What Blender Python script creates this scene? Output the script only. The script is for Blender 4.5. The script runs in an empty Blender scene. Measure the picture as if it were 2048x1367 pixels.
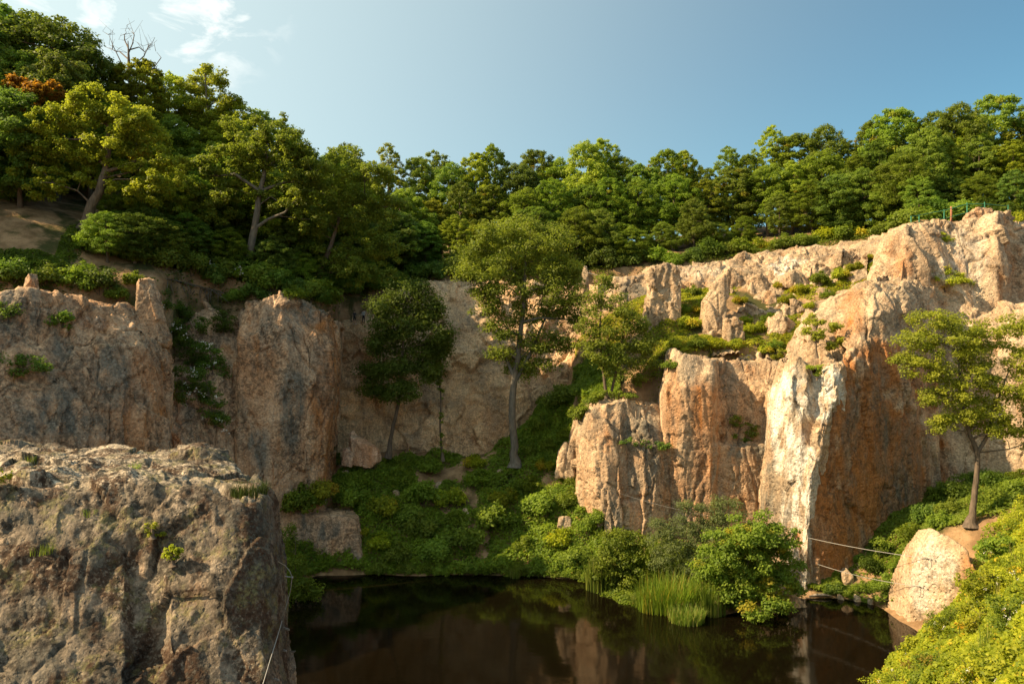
import bpy, bmesh, math, random
import numpy as np
from mathutils import Vector

scene = bpy.context.scene
R = math.radians

# ------------------------------------------------------------------ camera
CAM_H = 23.0
FPX = 1479.0            # focal length in pixels of the 2048 wide photograph
cam_d = bpy.data.cameras.new('camera')
cam_d.sensor_width = 36.0
cam_d.lens = FPX / 2048 * 36.0
cam_d.clip_start = 0.1
cam_d.clip_end = 20000
cam = bpy.data.objects.new('camera', cam_d)
scene.collection.objects.link(cam)
cam.location = (0, 0, CAM_H)
cam.rotation_euler = (R(90), 0, 0)
scene.camera = cam

# ------------------------------------------------------------------ sky, sun
SUN_EL = R(37)
SUN_AZ = math.atan2(-0.98, -0.19)       # direction towards the sun, measured as atan2(x, y)
sun_dir = Vector((math.sin(SUN_AZ) * math.cos(SUN_EL), math.cos(SUN_AZ) * math.cos(SUN_EL), math.sin(SUN_EL)))
world = bpy.data.worlds.new('World')
scene.world = world
world.use_nodes = True
wt = world.node_tree
wt.nodes.clear()
wo = wt.nodes.new('ShaderNodeOutputWorld')
bg = wt.nodes.new('ShaderNodeBackground')
sky = wt.nodes.new('ShaderNodeTexSky')
sky.sky_type = 'NISHITA'
sky.sun_disc = False
sky.sun_elevation = SUN_EL
sky.sun_rotation = SUN_AZ
sky.altitude = 300
sky.air_density = 1.0
sky.dust_density = 0.6
sky.ozone_density = 1.6
bg.inputs['Strength'].default_value = 0.075
# thin broken fair-weather cloud
tc = wt.nodes.new('ShaderNodeTexCoord')
mp = wt.nodes.new('ShaderNodeMapping')
mp.inputs['Location'].default_value = (2.2, 1.1, 3.4)
mp.inputs['Scale'].default_value = (9.0, 9.0, 17.0)
cn = wt.nodes.new('ShaderNodeTexNoise')
cn.inputs['Scale'].default_value = 1.5
cn.inputs['Detail'].default_value = 9
cn.inputs['Roughness'].default_value = 0.58
cn.inputs['Distortion'].default_value = 0.5
cr = wt.nodes.new('ShaderNodeValToRGB')
cr.color_ramp.elements[0].position = 0.52
cr.color_ramp.elements[0].color = (0, 0, 0, 1)
cr.color_ramp.elements[1].position = 0.76
cr.color_ramp.elements[1].color = (1, 1, 1, 1)
# the cloud bank lies towards the sun's side of the sky
dotn = wt.nodes.new('ShaderNodeVectorMath'); dotn.operation = 'DOT_PRODUCT'
cdir = Vector((-0.50, 1.0, 0.53)).normalized()
dotn.inputs[1].default_value = cdir
mr = wt.nodes.new('ShaderNodeMapRange')
mr.inputs['From Min'].default_value = 0.984
mr.inputs['From Max'].default_value = 0.996
mul = wt.nodes.new('ShaderNodeMath'); mul.operation = 'MULTIPLY'
mix = wt.nodes.new('ShaderNodeMix'); mix.data_type = 'RGBA'
mix.inputs['B'].default_value = (9.6, 9.2, 8.6, 1)
wt.links.new(tc.outputs['Generated'], mp.inputs['Vector'])
wt.links.new(mp.outputs['Vector'], cn.inputs['Vector'])
wt.links.new(cn.outputs['Fac'], cr.inputs['Fac'])
wt.links.new(tc.outputs['Generated'], dotn.inputs[0])
wt.links.new(dotn.outputs['Value'], mr.inputs['Value'])
wt.links.new(cr.outputs['Color'], mul.inputs[0])
wt.links.new(mr.outputs['Result'], mul.inputs[1])
wt.links.new(mul.outputs[0], mix.inputs['Factor'])
# hazy veil, thicker towards the sun's side and the horizon
tint = wt.nodes.new('ShaderNodeMix'); tint.data_type = 'RGBA'; tint.blend_type = 'MULTIPLY'; tint.inputs['Factor'].default_value = 1.0
tint.inputs['B'].default_value = (0.56, 0.84, 0.79, 1)
vdot = wt.nodes.new('ShaderNodeVectorMath'); vdot.operation = 'DOT_PRODUCT'
vdot.inputs[1].default_value = Vector((math.sin(SUN_AZ) * 0.95, math.cos(SUN_AZ) * 0.95, 0.25)).normalized()
vr = wt.nodes.new('ShaderNodeMapRange'); vr.interpolation_type = 'SMOOTHSTEP'
vr.inputs['From Min'].default_value = -0.75
vr.inputs['From Max'].default_value = 0.85
vr.inputs['To Max'].default_value = 0.95
veil = wt.nodes.new('ShaderNodeMix'); veil.data_type = 'RGBA'
veil.inputs['B'].default_value = (5.8, 6.8, 6.5, 1)
wt.links.new(tc.outputs['Generated'], vdot.inputs[0])
wt.links.new(vdot.outputs['Value'], vr.inputs['Value'])
wt.links.new(vr.outputs[0], veil.inputs['Factor'])
wt.links.new(sky.outputs[0], tint.inputs['A'])
wt.links.new(tint.outputs['Result'], veil.inputs['A'])
wt.links.new(veil.outputs['Result'], mix.inputs['A'])
wt.links.new(mix.outputs['Result'], bg.inputs['Color'])
wt.links.new(bg.outputs[0], wo.inputs['Surface'])

sl = bpy.data.lights.new('sun', 'SUN')
sl.energy = 4.8
sl.angle = R(0.6)
sl.color = (1.0, 0.77, 0.47)
sun = bpy.data.objects.new('sun', sl)
scene.collection.objects.link(sun)
sun.location = (-60, -20, 80)
sun.rotation_euler = sun_dir.to_track_quat('Z', 'Y').to_euler()

vs = scene.view_settings
vs.view_transform = 'Standard'
vs.look = 'None'
vs.exposure = 1.1
vs.gamma = 1.0
vs.use_curve_mapping = False
scene.cycles.max_bounces = 6
scene.cycles.diffuse_bounces = 4
scene.cycles.glossy_bounces = 2
scene.cycles.transmission_bounces = 3
scene.cycles.caustics_reflective = False
scene.cycles.caustics_refractive = False

# ------------------------------------------------------------------ helpers
COL = scene.collection
rng = np.random.default_rng(7)


def P(px, py, D):
    """point seen at pixel (px, py) of the 2048 px photograph, D metres away"""
    return np.array([(px - 1024.0) / FPX * D, D, CAM_H - (py - 683.5) / FPX * D])


def PX(p):
    D = np.maximum(p[..., 1], 0.5)
    return 1024 + p[..., 0] / D * FPX, 683.5 + (CAM_H - p[..., 2]) / D * FPX


def h3(ix, iy, iz, seed):
    n = (ix.astype(np.int64) * 374761393 + iy.astype(np.int64) * 668265263 + iz.astype(np.int64) * 2147483647 + seed * 1274126177) & 0xffffffff
    n = ((n ^ (n >> 13)) * 1274126177) & 0xffffffff
    n = ((n ^ (n >> 16)) * 2246822519) & 0xffffffff
    n = n ^ (n >> 15)
    return (n & 0xffffff).astype(np.float32) / 16777215.0


def vnoise(p, seed=0):
    p = np.asarray(p, dtype=np.float64)
    i = np.floor(p).astype(np.int64)
    f = (p - i).astype(np.float32)
    u = f * f * f * (f * (f * 6 - 15) + 10)
    x, y, z = i[..., 0], i[..., 1], i[..., 2]
    ux, uy, uz = u[..., 0], u[..., 1], u[..., 2]
    def c(a, b, d): return h3(x + a, y + b, z + d, seed)
    x00 = c(0, 0, 0) * (1 - ux) + c(1, 0, 0) * ux
    x10 = c(0, 1, 0) * (1 - ux) + c(1, 1, 0) * ux
    x01 = c(0, 0, 1) * (1 - ux) + c(1, 0, 1) * ux
    x11 = c(0, 1, 1) * (1 - ux) + c(1, 1, 1) * ux
    return ((x00 * (1 - uy) + x10 * uy) * (1 - uz) + (x01 * (1 - uy) + x11 * uy) * uz) * 2 - 1


def fbm(p, octv=4, seed=0, lac=2.03, gain=0.5):
    p = np.asarray(p, dtype=np.float64)
    s = 0; a = 1.0; t = 0
    for k in range(octv):
        s = s + a * vnoise(p + 17.3 * k, seed + k * 13)
        t += a; a *= gain; p = p * lac
    return s / t * 1.6


def worley(p, seed=0):
    """F1, F2, random number of the nearest cell, vector to its seed point"""
    p = np.asarray(p, dtype=np.float64)
    i = np.floor(p).astype(np.int64)
    n = p.shape[0]
    f1 = np.full(n, 9.0, np.float32); f2 = np.full(n, 9.0, np.float32)
    rid = np.zeros(n, np.float32); dv = np.zeros((n, 3), np.float32)
    for a in (-1, 0, 1):
        for b in (-1, 0, 1):
            for c in (-1, 0, 1):
                cx, cy, cz = i[:, 0] + a, i[:, 1] + b, i[:, 2] + c
                r0 = h3(cx, cy, cz, seed); r1 = h3(cx, cy, cz, seed + 101); r2 = h3(cx, cy, cz, seed + 202)
                d = np.stack([p[:, 0] - (cx + r0), p[:, 1] - (cy + r1), p[:, 2] - (cz + r2)], 1).astype(np.float32)
                q = np.sqrt((d * d).sum(1))
                m = q < f1
                f2 = np.where(m, f1, np.minimum(f2, q))
                f1 = np.where(m, q, f1)
                rid = np.where(m, h3(cx, cy, cz, seed + 303), rid)
                dv[m] = d[m]
    return f1, f2, rid, dv


def sstep(a, b, x):
    t = np.clip((x - a) / (b - a), 0, 1)
    return t * t * (3 - 2 * t)


def interp(x, pts):
    a = np.array(pts, float)
    return np.interp(x, a[:, 0], a[:, 1])


# ------------------------------------------------------------------ mesh makers
def mesh_np(name, verts, quads=None, tris=None, mats=(), attrs=None, smooth=True):
    me = bpy.data.meshes.new(name)
    verts = np.asarray(verts, np.float32)
    loops = []; starts = []; pos = 0
    if quads is not None and len(quads):
        q = np.asarray(quads, np.int32); loops.append(q.ravel()); starts.append(pos + 4 * np.arange(len(q))); pos += 4 * len(q)
    if tris is not None and len(tris):
        t = np.asarray(tris, np.int32); loops.append(t.ravel()); starts.append(pos + 3 * np.arange(len(t))); pos += 3 * len(t)
    loops = np.concatenate(loops); starts = np.concatenate(starts)
    me.vertices.add(len(verts)); me.vertices.foreach_set('co', verts.ravel())
    me.loops.add(len(loops)); me.loops.foreach_set('vertex_index', loops.astype(np.int32))
    me.polygons.add(len(starts)); me.polygons.foreach_set('loop_start', starts.astype(np.int32))
    if smooth:
        me.polygons.foreach_set('use_smooth', np.ones(len(starts), bool))
    for k, v in (attrs or {}).items():
        at = me.attributes.new(k, 'FLOAT_COLOR', 'POINT')
        c = np.ones((len(verts), 4), np.float32); c[:, :v.shape[1]] = v
        at.data.foreach_set('color', c.ravel())
    for m in mats:
        me.materials.append(m)
    me.update(calc_edges=True)
    me.validate()
    return me


def link(name, data, parent=None, loc=None):
    o = bpy.data.objects.new(name, data)
    COL.objects.link(o)
    if parent is not None:
        o.parent = parent
    if loc is not None:
        o.location = tuple(float(c) for c in loc)
    return o


def tag(o, label=None, cat=None, group=None, kind=None):
    if label: o['label'] = label
    if cat: o['category'] = cat
    if group: o['group'] = group
    if kind: o['kind'] = kind
    return o


def thing(name, loc, label, cat, group=None):
    return tag(link(name, None, None, loc), label, cat, group)


class MB:
    """collects tubes and boxes for one mesh"""
    def __init__(s): s.v = []; s.q = []; s.t = []; s.n = 0

    def tube(s, pts, rad, sides=6, cap=True):
        pts = np.asarray(pts, float); k = len(pts)
        rad = np.broadcast_to(np.asarray(rad, float), (k,))
        ang = np.arange(sides) / sides * 2 * np.pi
        b = s.n
        prev = None
        for i in range(k):
            d = pts[min(i + 1, k - 1)] - pts[max(i - 1, 0)]
            d = d / (np.linalg.norm(d) + 1e-9)
            ref = np.array([1, 0, 0.]) if abs(d[0]) < 0.8 else np.array([0, 1., 0])
            if prev is not None: ref = prev
            u = ref - d * ref.dot(d); u /= np.linalg.norm(u) + 1e-9
            prev = u
            w = np.cross(d, u)
            s.v.append(pts[i] + rad[i] * (np.cos(ang)[:, None] * u + np.sin(ang)[:, None] * w))
        for i in range(k - 1):
            for j in range(sides):
                j2 = (j + 1) % sides
                s.q.append((b + i * sides + j, b + i * sides + j2, b + (i + 1) * sides + j2, b + (i + 1) * sides + j))
        if cap:
            for e in (0, k - 1):
                c = b + e * sides
                for j in range(1, sides - 1):
                    s.t.append((c, c + j, c + j + 1))
        s.n += k * sides
        return s

    def box(s, c, size):
        c = np.asarray(c, float); hx, hy, hz = np.asarray(size, float) / 2
        b = s.n
        s.v.append(np.array([c + (x, y, z) for z in (-hz, hz) for (x, y) in ((-hx, -hy), (hx, -hy), (hx, hy), (-hx, hy))]))
        for f in ((0, 3, 2, 1), (4, 5, 6, 7), (0, 1, 5, 4), (1, 2, 6, 5), (2, 3, 7, 6), (3, 0, 4, 7)):
            s.q.append(tuple(b + i for i in f))
        s.n += 8
        return s

    def mesh(s, name, mat, smooth=True):
        return mesh_np(name, np.concatenate(s.v), s.q, s.t, [mat], smooth=smooth)


# ------------------------------------------------------------------ materials
class NT:
    def __init__(s, name):
        s.m = bpy.data.materials.new(name); s.m.use_nodes = True
        s.t = s.m.node_tree; s.t.nodes.clear()
        s.out = s.n('ShaderNodeOutputMaterial')
    def n(s, k, **kw):
        o = s.t.nodes.new(k)
        for a, v in kw.items(): setattr(o, a, v)
        return o
    def l(s, a, b): s.t.links.new(a, b)
    def noise(s, vec, scale, detail=6, rough=0.55, dist=0.0):
        o = s.n('ShaderNodeTexNoise')
        o.inputs['Scale'].default_value = scale; o.inputs['Detail'].default_value = detail
        o.inputs['Roughness'].default_value = rough; o.inputs['Distortion'].default_value = dist
        if vec is not None: s.l(vec, o.inputs['Vector'])
        return o.outputs['Fac']
    def mapping(s, vec, scale=(1, 1, 1), loc=(0, 0, 0)):
        o = s.n('ShaderNodeMapping'); o.inputs['Scale'].default_value = scale; o.inputs['Location'].default_value = loc
        s.l(vec, o.inputs['Vector']); return o.outputs[0]
    def rng(s, v, a, b, lo=0.0, hi=1.0):
        o = s.n('ShaderNodeMapRange', interpolation_type='SMOOTHSTEP')
        for nm, x in (('From Min', a), ('From Max', b), ('To Min', lo), ('To Max', hi)): o.inputs[nm].default_value = x
        s.l(v, o.inputs['Value']); return o.outputs[0]
    def math(s, op, a, b=None):
        o = s.n('ShaderNodeMath', operation=op)
        for i, x in enumerate((a, b)):
            if x is None: continue
            if isinstance(x, (int, float)): o.inputs[i].default_value = x
            else: s.l(x, o.inputs[i])
        return o.outputs[0]
    def mix(s, f, a, b, blend='MIX'):
        o = s.n('ShaderNodeMix', data_type='RGBA', blend_type=blend)
        for nm, x in (('Factor', f), ('A', a), ('B', b)):
            k = o.inputs[nm] if nm != 'Factor' else o.inputs['Factor']
            if isinstance(x, (int, float)): k.default_value = x
            elif isinstance(x, tuple): k.default_value = x + (1,)
            else: s.l(x, k)
        return o.outputs['Result']


def rock_mat(name, lo=(0.27, 0.18, 0.11), hi=(0.46, 0.33, 0.21), orange=0.45, grey=0.4, lichen=0.3, sc=1.0, greycol=(0.17, 0.155, 0.125),
             moss=0.3, seed=0.0, bump=1.0, lcov=0.0, white=(0.66, 0.60, 0.51), brown=0.0):
    N = NT(name)
    geo = N.n('ShaderNodeNewGeometry'); pos = N.mapping(geo.outputs['Position'], (sc, sc, sc), (seed, seed * 0.7, -seed))
    at = N.n('ShaderNodeAttribute', attribute_name='mask'); sep = N.n('ShaderNodeSeparateColor'); N.l(at.outputs['Color'], sep.inputs[0])
    base = N.mix(N.rng(N.noise(pos, 0.35, 5, 0.62), 0.3, 0.7), lo, hi)
    # pale and pink mineral patches
    base = N.mix(N.math('MULTIPLY', N.rng(N.noise(N.mapping(pos, (0.5, 0.5, 0.3), (9, 4, 2)), 1.0, 4, 0.6), 0.5, 0.7), 0.5), base, (0.55, 0.42, 0.29))
    # orange iron streaks running down the face
    st = N.noise(N.mapping(pos, (0.75, 0.75, 0.07), (3, 8, 5)), 1.0, 4, 0.6, 0.4)
    of = N.math('ADD', N.rng(st, 0.52, 0.72, 0.0, orange), N.math('MULTIPLY', sep.outputs[0], N.rng(N.noise(N.mapping(pos, (0.6, 0.6, 0.14)), 1.3, 3, 0.6), 0.22, 0.5)))
    base = N.mix(of, base, (0.40, 0.165, 0.055))
    # grey weathered patina
    gs = N.noise(N.mapping(pos, (0.5, 0.5, 0.10), (21, 3, 7)), 1.0, 5, 0.62, 0.5)
    gf = N.math('ADD', N.rng(gs, 0.47, 0.66, 0.0, grey), N.math('MULTIPLY', sep.outputs[2], N.rng(N.noise(N.mapping(pos, (1, 1, 0.4)), 1.1, 4, 0.65), 0.3, 0.6)))
    base = N.mix(gf, base, greycol)
    # white fresh stone
    wf = N.math('MULTIPLY', sep.outputs[1], N.rng(N.noise(N.mapping(pos, (1.2, 1.2, 0.35), (5, 1, 1)), 0.9, 4, 0.65), 0.36, 0.58))
    base = N.mix(wf, base, white)
    # dark lichen crusts, also painted as the shade in pits, and pale lichen rosettes
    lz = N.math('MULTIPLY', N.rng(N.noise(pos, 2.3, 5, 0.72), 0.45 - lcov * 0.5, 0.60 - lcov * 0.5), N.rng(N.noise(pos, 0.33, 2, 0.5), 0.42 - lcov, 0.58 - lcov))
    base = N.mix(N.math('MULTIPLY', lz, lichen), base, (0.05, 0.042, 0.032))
    if brown:
        bz = N.math('MULTIPLY', N.rng(N.noise(N.mapping(pos, (1, 1, 0.55), (31, 5, 2)), 0.45, 4, 0.6), 0.48, 0.58), N.rng(N.noise(pos, 4.0, 3, 0.7), 0.36, 0.52))
        base = N.mix(N.math('MULTIPLY', bz, brown), base, (0.062, 0.034, 0.020))
        yz = N.math('MULTIPLY', N.rng(N.noise(N.mapping(pos, (1, 1, 1), (3, 51, 2)), 0.5, 3, 0.6), 0.5, 0.62), N.rng(N.noise(pos, 3.0, 3, 0.7), 0.40, 0.58))
        base = N.mix(N.math('MULTIPLY', yz, 0.65), base, (0.20, 0.175, 0.075))
    # moss where it is flat
    nz = N.n('ShaderNodeSeparateXYZ'); N.l(geo.outputs['Normal'], nz.inputs[0])
    mf = N.math('MULTIPLY', N.rng(nz.outputs[2], 0.45, 0.85), N.rng(N.noise(pos, 0.9, 3, 0.65), 0.45, 0.62))
    base = N.mix(N.math('MULTIPLY', mf, moss), base, (0.075, 0.07, 0.028))
    # grain
    g = N.rng(N.noise(pos, 5.0, 4, 0.7), 0.25, 0.75, 0.58, 1.38)
    gm = N.n('ShaderNodeVectorMath', operation='SCALE'); N.l(base, gm.inputs[0]); N.l(g, gm.inputs['Scale'])
    # relief
    vo = N.n('ShaderNodeTexVoronoi'); vo.inputs['Scale'].default_value = 2.6; N.l(pos, vo.inputs['Vector'])
    pit = N.math('MULTIPLY', N.rng(vo.outputs['Distance'], 0.08, 0.34), 0.6)
    hgt = N.math('ADD', N.math('MULTIPLY', N.noise(pos, 3.2, 5, 0.68), 1.4), pit)
    bp = N.n('ShaderNodeBump'); bp.inputs['Strength'].default_value = 0.85 * bump; bp.inputs['Distance'].default_value = 0.16 / sc
    N.l(hgt, bp.inputs['Height'])
    pb = N.n('ShaderNodeBsdfPrincipled'); pb.inputs['Roughness'].default_value = 0.92
    pb.inputs['Specular IOR Level'].default_value = 0.15
    N.l(gm.outputs[0], pb.inputs['Base Color']); N.l(bp.outputs[0], pb.inputs['Normal']); N.l(pb.outputs[0], N.out.inputs[0])
    return N.m


def leaf_mat(name, dark, light, accent=None, trans=0.48, jitter=0.5):
    """per-leaf and per-plant colour variation; thin leaves pass some light"""
    N = NT(name)
    at = N.n('ShaderNodeAttribute', attribute_name='lc'); sep = N.n('ShaderNodeSeparateColor'); N.l(at.outputs['Color'], sep.inputs[0])
    oi = N.n('ShaderNodeObjectInfo')
    f = N.math('ADD', N.math('MULTIPLY', sep.outputs[0], 0.5), N.math('MULTIPLY', sep.outputs[1], 0.5))
    c = N.mix(f, dark, light)
    if accent: c = N.mix(sep.outputs[2], c, accent)
    s = N.rng(oi.outputs['Random'], 0, 1, 1 - jitter * 0.5, 1 + jitter * 0.5)
    sc = N.n('ShaderNodeVectorMath', operation='SCALE'); N.l(c, sc.inputs[0]); N.l(s, sc.inputs['Scale'])
    hs = N.n('ShaderNodeHueSaturation'); N.l(sc.outputs[0], hs.inputs['Color'])
    N.l(N.math('ADD', N.math('MULTIPLY', oi.outputs['Random'], 0.028 * jitter * 2), 0.478), hs.inputs['Hue'])
    di = N.n('ShaderNodeBsdfPrincipled'); di.inputs['Roughness'].default_value = 0.55; di.inputs['Specular IOR Level'].default_value = 0.22
    tr = N.n('ShaderNodeBsdfTranslucent')
    tc_ = N.mix(0.5, hs.outputs[0], (0.55, 0.62, 0.08), 'MULTIPLY')
    N.l(hs.outputs[0], di.inputs['Base Color'])
    bo = N.n('ShaderNodeVectorMath', operation='SCALE'); bo.inputs['Scale'].default_value = 1.9; N.l(tc_, bo.inputs[0]); N.l(bo.outputs[0], tr.inputs['Color'])
    mx = N.n('ShaderNodeMixShader'); mx.inputs[0].default_value = trans
    N.l(di.outputs[0], mx.inputs[1]); N.l(tr.outputs[0], mx.inputs[2]); N.l(mx.outputs[0], N.out.inputs[0])
    return N.m


def plain_mat(name, col, rough=0.6, metal=0.0, noise=0.3, nscale=3.0, bump=0.0, zs=1.0):
    N = NT(name)
    tcn = N.n('ShaderNodeTexCoord')
    v = N.mapping(tcn.outputs['Object'], (1, 1, zs))
    nf = N.noise(v, nscale, 8, 0.65)
    g = N.rng(nf, 0.25, 0.75, 1 - noise, 1 + noise)
    sc = N.n('ShaderNodeVectorMath', operation='SCALE'); sc.inputs[0].default_value = col; N.l(g, sc.inputs['Scale'])
    pb = N.n('ShaderNodeBsdfPrincipled'); pb.inputs['Roughness'].default_value = rough; pb.inputs['Metallic'].default_value = metal
    pb.inputs['Specular IOR Level'].default_value = 0.3
    N.l(sc.outputs[0], pb.inputs['Base Color'])
    if bump:
        bp = N.n('ShaderNodeBump'); bp.inputs['Strength'].default_value = 0.8; bp.inputs['Distance'].default_value = bump
        N.l(nf, bp.inputs['Height']); N.l(bp.outputs[0], pb.inputs['Normal'])
    N.l(pb.outputs[0], N.out.inputs[0])
    return N.m


def ground_mat():
    N = NT('soil_and_litter')
    geo = N.n('ShaderNodeNewGeometry'); pos = geo.outputs['Position']
    c = N.mix(N.rng(N.noise(pos, 0.5, 5, 0.65), 0.35, 0.65), (0.20, 0.12, 0.06), (0.40, 0.25, 0.135))
    c = N.mix(N.rng(N.noise(N.mapping(pos, (1, 1, 1), (7, 7, 7)), 0.23, 7, 0.6), 0.48, 0.62), c, (0.06, 0.06, 0.02))
    c = N.mix(N.rng(N.noise(pos, 4.0, 8, 0.7), 0.52, 0.7, 0, 0.6), c, (0.09, 0.06, 0.035))
    bp = N.n('ShaderNodeBump'); bp.inputs['Strength'].default_value = 1.0; bp.inputs['Distance'].default_value = 0.25
    N.l(N.noise(pos, 1.6, 11, 0.7), bp.inputs['Height'])
    pb = N.n('ShaderNodeBsdfPrincipled'); pb.inputs['Roughness'].default_value = 0.95; pb.inputs['Specular IOR Level'].default_value = 0.1
    N.l(c, pb.inputs['Base Color']); N.l(bp.outputs[0], pb.inputs['Normal']); N.l(pb.outputs[0], N.out.inputs[0])
    return N.m


def water_mat():
    N = NT('still_dark_water')
    geo = N.n('ShaderNodeNewGeometry')
    v = N.mapping(geo.outputs['Position'], (0.35, 1.0, 1.0))
    h = N.math('ADD', N.noise(v, 0.9, 3, 0.5), N.math('MULTIPLY', N.noise(v, 4.0, 2, 0.5), 0.12))
    bp = N.n('ShaderNodeBump'); bp.inputs['Strength'].default_value = 0.14; bp.inputs['Distance'].default_value = 0.05
    N.l(h, bp.inputs['Height'])
    pb = N.n('ShaderNodeBsdfPrincipled'); pb.inputs['Base Color'].default_value = (0.0045, 0.0032, 0.0014, 1)
    pb.inputs['Roughness'].default_value = 0.07; pb.inputs['IOR'].default_value = 1.33
    N.l(bp.outputs[0], pb.inputs['Normal']); N.l(pb.outputs[0], N.out.inputs[0])
    return N.m


M_WARM = rock_mat('tuff_warm', lo=(0.36, 0.24, 0.145), hi=(0.60, 0.44, 0.285), orange=0.42, grey=0.5, lichen=0.5, seed=1.3, greycol=(0.19, 0.16, 0.12))
M_SHADE = rock_mat('tuff_weathered', lo=(0.43, 0.26, 0.15), hi=(0.65, 0.42, 0.255), orange=0.7, grey=0.6, lichen=0.6, seed=5.1, greycol=(0.21, 0.18, 0.14), lcov=0.03)  # weathered stone, base colour raised in place of fill light on shaded walls
M_BACK = rock_mat('tuff_stepped', lo=(0.55, 0.345, 0.19), hi=(0.78, 0.53, 0.31), orange=0.3, grey=0.45, lichen=0.45, seed=8.8, greycol=(0.22, 0.18, 0.135))  # paler base colour stands in for missing light on the shaded back wall
M_BLOCK = rock_mat('tuff_lichened', lo=(0.12, 0.095, 0.07), hi=(0.31, 0.24, 0.17), orange=0.2, grey=0.65, lichen=0.9, sc=2.4,
                   greycol=(0.10, 0.097, 0.078), moss=0.08, seed=2.2, lcov=0.05, white=(0.60, 0.48, 0.345), brown=0.9)
M_SOIL = ground_mat()
M_WATER = water_mat()
M_BARK = plain_mat('bark', (0.12, 0.088, 0.062), 0.9, noise=0.5, nscale=5, bump=0.06, zs=0.25)
M_BARK_PALE = plain_mat('bark_pale', (0.135, 0.115, 0.09), 0.9, noise=0.45, nscale=5, bump=0.06, zs=0.25)

# ------------------------------------------------------------------ terrain heights
def rbf_fit(pts):
    a = np.array(pts, float)
    xy = np.stack([(a[:, 0] - 1024) / FPX * a[:, 1], a[:, 1]], 1); z = a[:, 2]
    n = len(a)
    r = np.linalg.norm(xy[:, None] - xy[None], axis=2)
    A = np.zeros((n + 1, n + 1)); A[:n, :n] = r - 0.15 * np.eye(n); A[:n, n] = 1; A[n, :n] = 1
    s = np.linalg.solve(A, np.concatenate([z, [0]]))
    return xy, s


def rbf_eval(fit, x, y):
    xy, s = fit
    out = np.full(x.shape, s[-1])
    for (cx, cy), w in zip(xy, s[:-1]):
        out = out + w * np.hypot(x - cx, y - cy)
    return out


def Z(py, D): return CAM_H - (py - 683.5) / FPX * D


LOW = [(-900, 20, -2), (-900, 45, -1), (0, 45, -2), (300, 45, -2), (100, 55, 0.5), (350, 60, 1.0), (500, 55, -2), (500, 70, 2.0), (450, 66, 0.5),
       (700, 45, -2.2), (900, 45, -2.2), (1100, 45, -2.2), (1400, 45, -2.2), (1600, 48, -2), (700, 62, -2), (900, 64, -2), (1100, 64, -2), (1250, 58, -2),
       (1450, 56, -2), (1600, 59, -1.8), (1700, 61, -1.2), (1760, 57, -1.2), (1780, 60, -1), (600, 60, -1.4), (1024, 25, -1.5), (1300, 30, -2), (1600, 35, -1.8), (1024, 14, 4), (700, 30, -2),
       (560, 64.5, -0.3), (600, 65.8, -0.1), (640, 68, -1.0), (640, 73.0, -0.3), (690, 71, -1.4), (740, 73.6, 0.05), (900, 73.4, 0.05), (1050, 73.2, 0.05), (1180, 71.8, 0.05), (1250, 67.5, 0.05), (1330, 62.2, 0.0), (1450, 62.0, 0.0),
       (1560, 63.2, 0.05), (1610, 66.5, 0.0), (1660, 67, 0.1), (1720, 65.9, 0.1), (1770, 63.8, 0.1), (1800, 61, 0.1), (1735, 66.6, 0.5), (1780, 66.4, 0.9), (1815, 63.5, 1.2), (1660, 68.0, 0.5), (1810, 55, -0.6), (1740, 49, -1.0),
       (1300, 69, 0.8), (1450, 70, 1.0), (1560, 70, 0.8), (1400, 75, 1.6), (1250, 73, 2.2),
       (565, 70, 0.8), (590, 77, Z(1000, 77)), (720, 76.5, 5.0), (660, 80, 7.2), (740, 79, Z(1005, 79)), (900, 78, Z(1050, 78)), (900, 83, Z(985, 83)), (900, 89, Z(925, 89)), (1030, 86, Z(924, 86)), (1040, 79, Z(1040, 79)), (1100, 80, Z(1000, 80)),
       (1190, 75, Z(1078, 75)), (690, 87, Z(925, 87)), (780, 87, Z(915, 87)), (1120, 84, Z(930, 84)), (1100, 90, Z(800, 90)), (1190, 90, Z(765, 90)), (1060, 89, Z(870, 89)),
       (1150, 86, Z(850, 86)), (1230, 78, Z(1000, 78)), (700, 95, 10), (1000, 95, 10),
       (1850, 75, Z(1010, 75)), (1770, 70.5, Z(1078, 70.5)), (1700, 69, Z(1150, 69)), (1945, 62, Z(1046, 62)), (2048, 62, Z(1000, 62)), (1880, 63.5, Z(1070, 63.5)), (1850, 67, Z(1060, 67)),
       (1960, 72, Z(985, 72)), (2100, 75, Z(960, 75)), (1900, 57, 1.0), (1970, 57, 3.5), (2048, 52, Z(1060, 52)), (2048, 38, Z(1190, 38)), (2048, 26, Z(1390, 26)), (1900, 45, Z(1290, 45)), (1920, 34, Z(1430, 34)),
       (1770, 44, Z(1420, 44)), (1830, 38, Z(1430, 38)), (1980, 48, Z(1140, 48)), (2500, 30, 15), (2500, 55, 16), (2900, 70, 20), (1700, 30, 0.0), (1700, 20, 4.0), (2500, 15, 15)]
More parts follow.
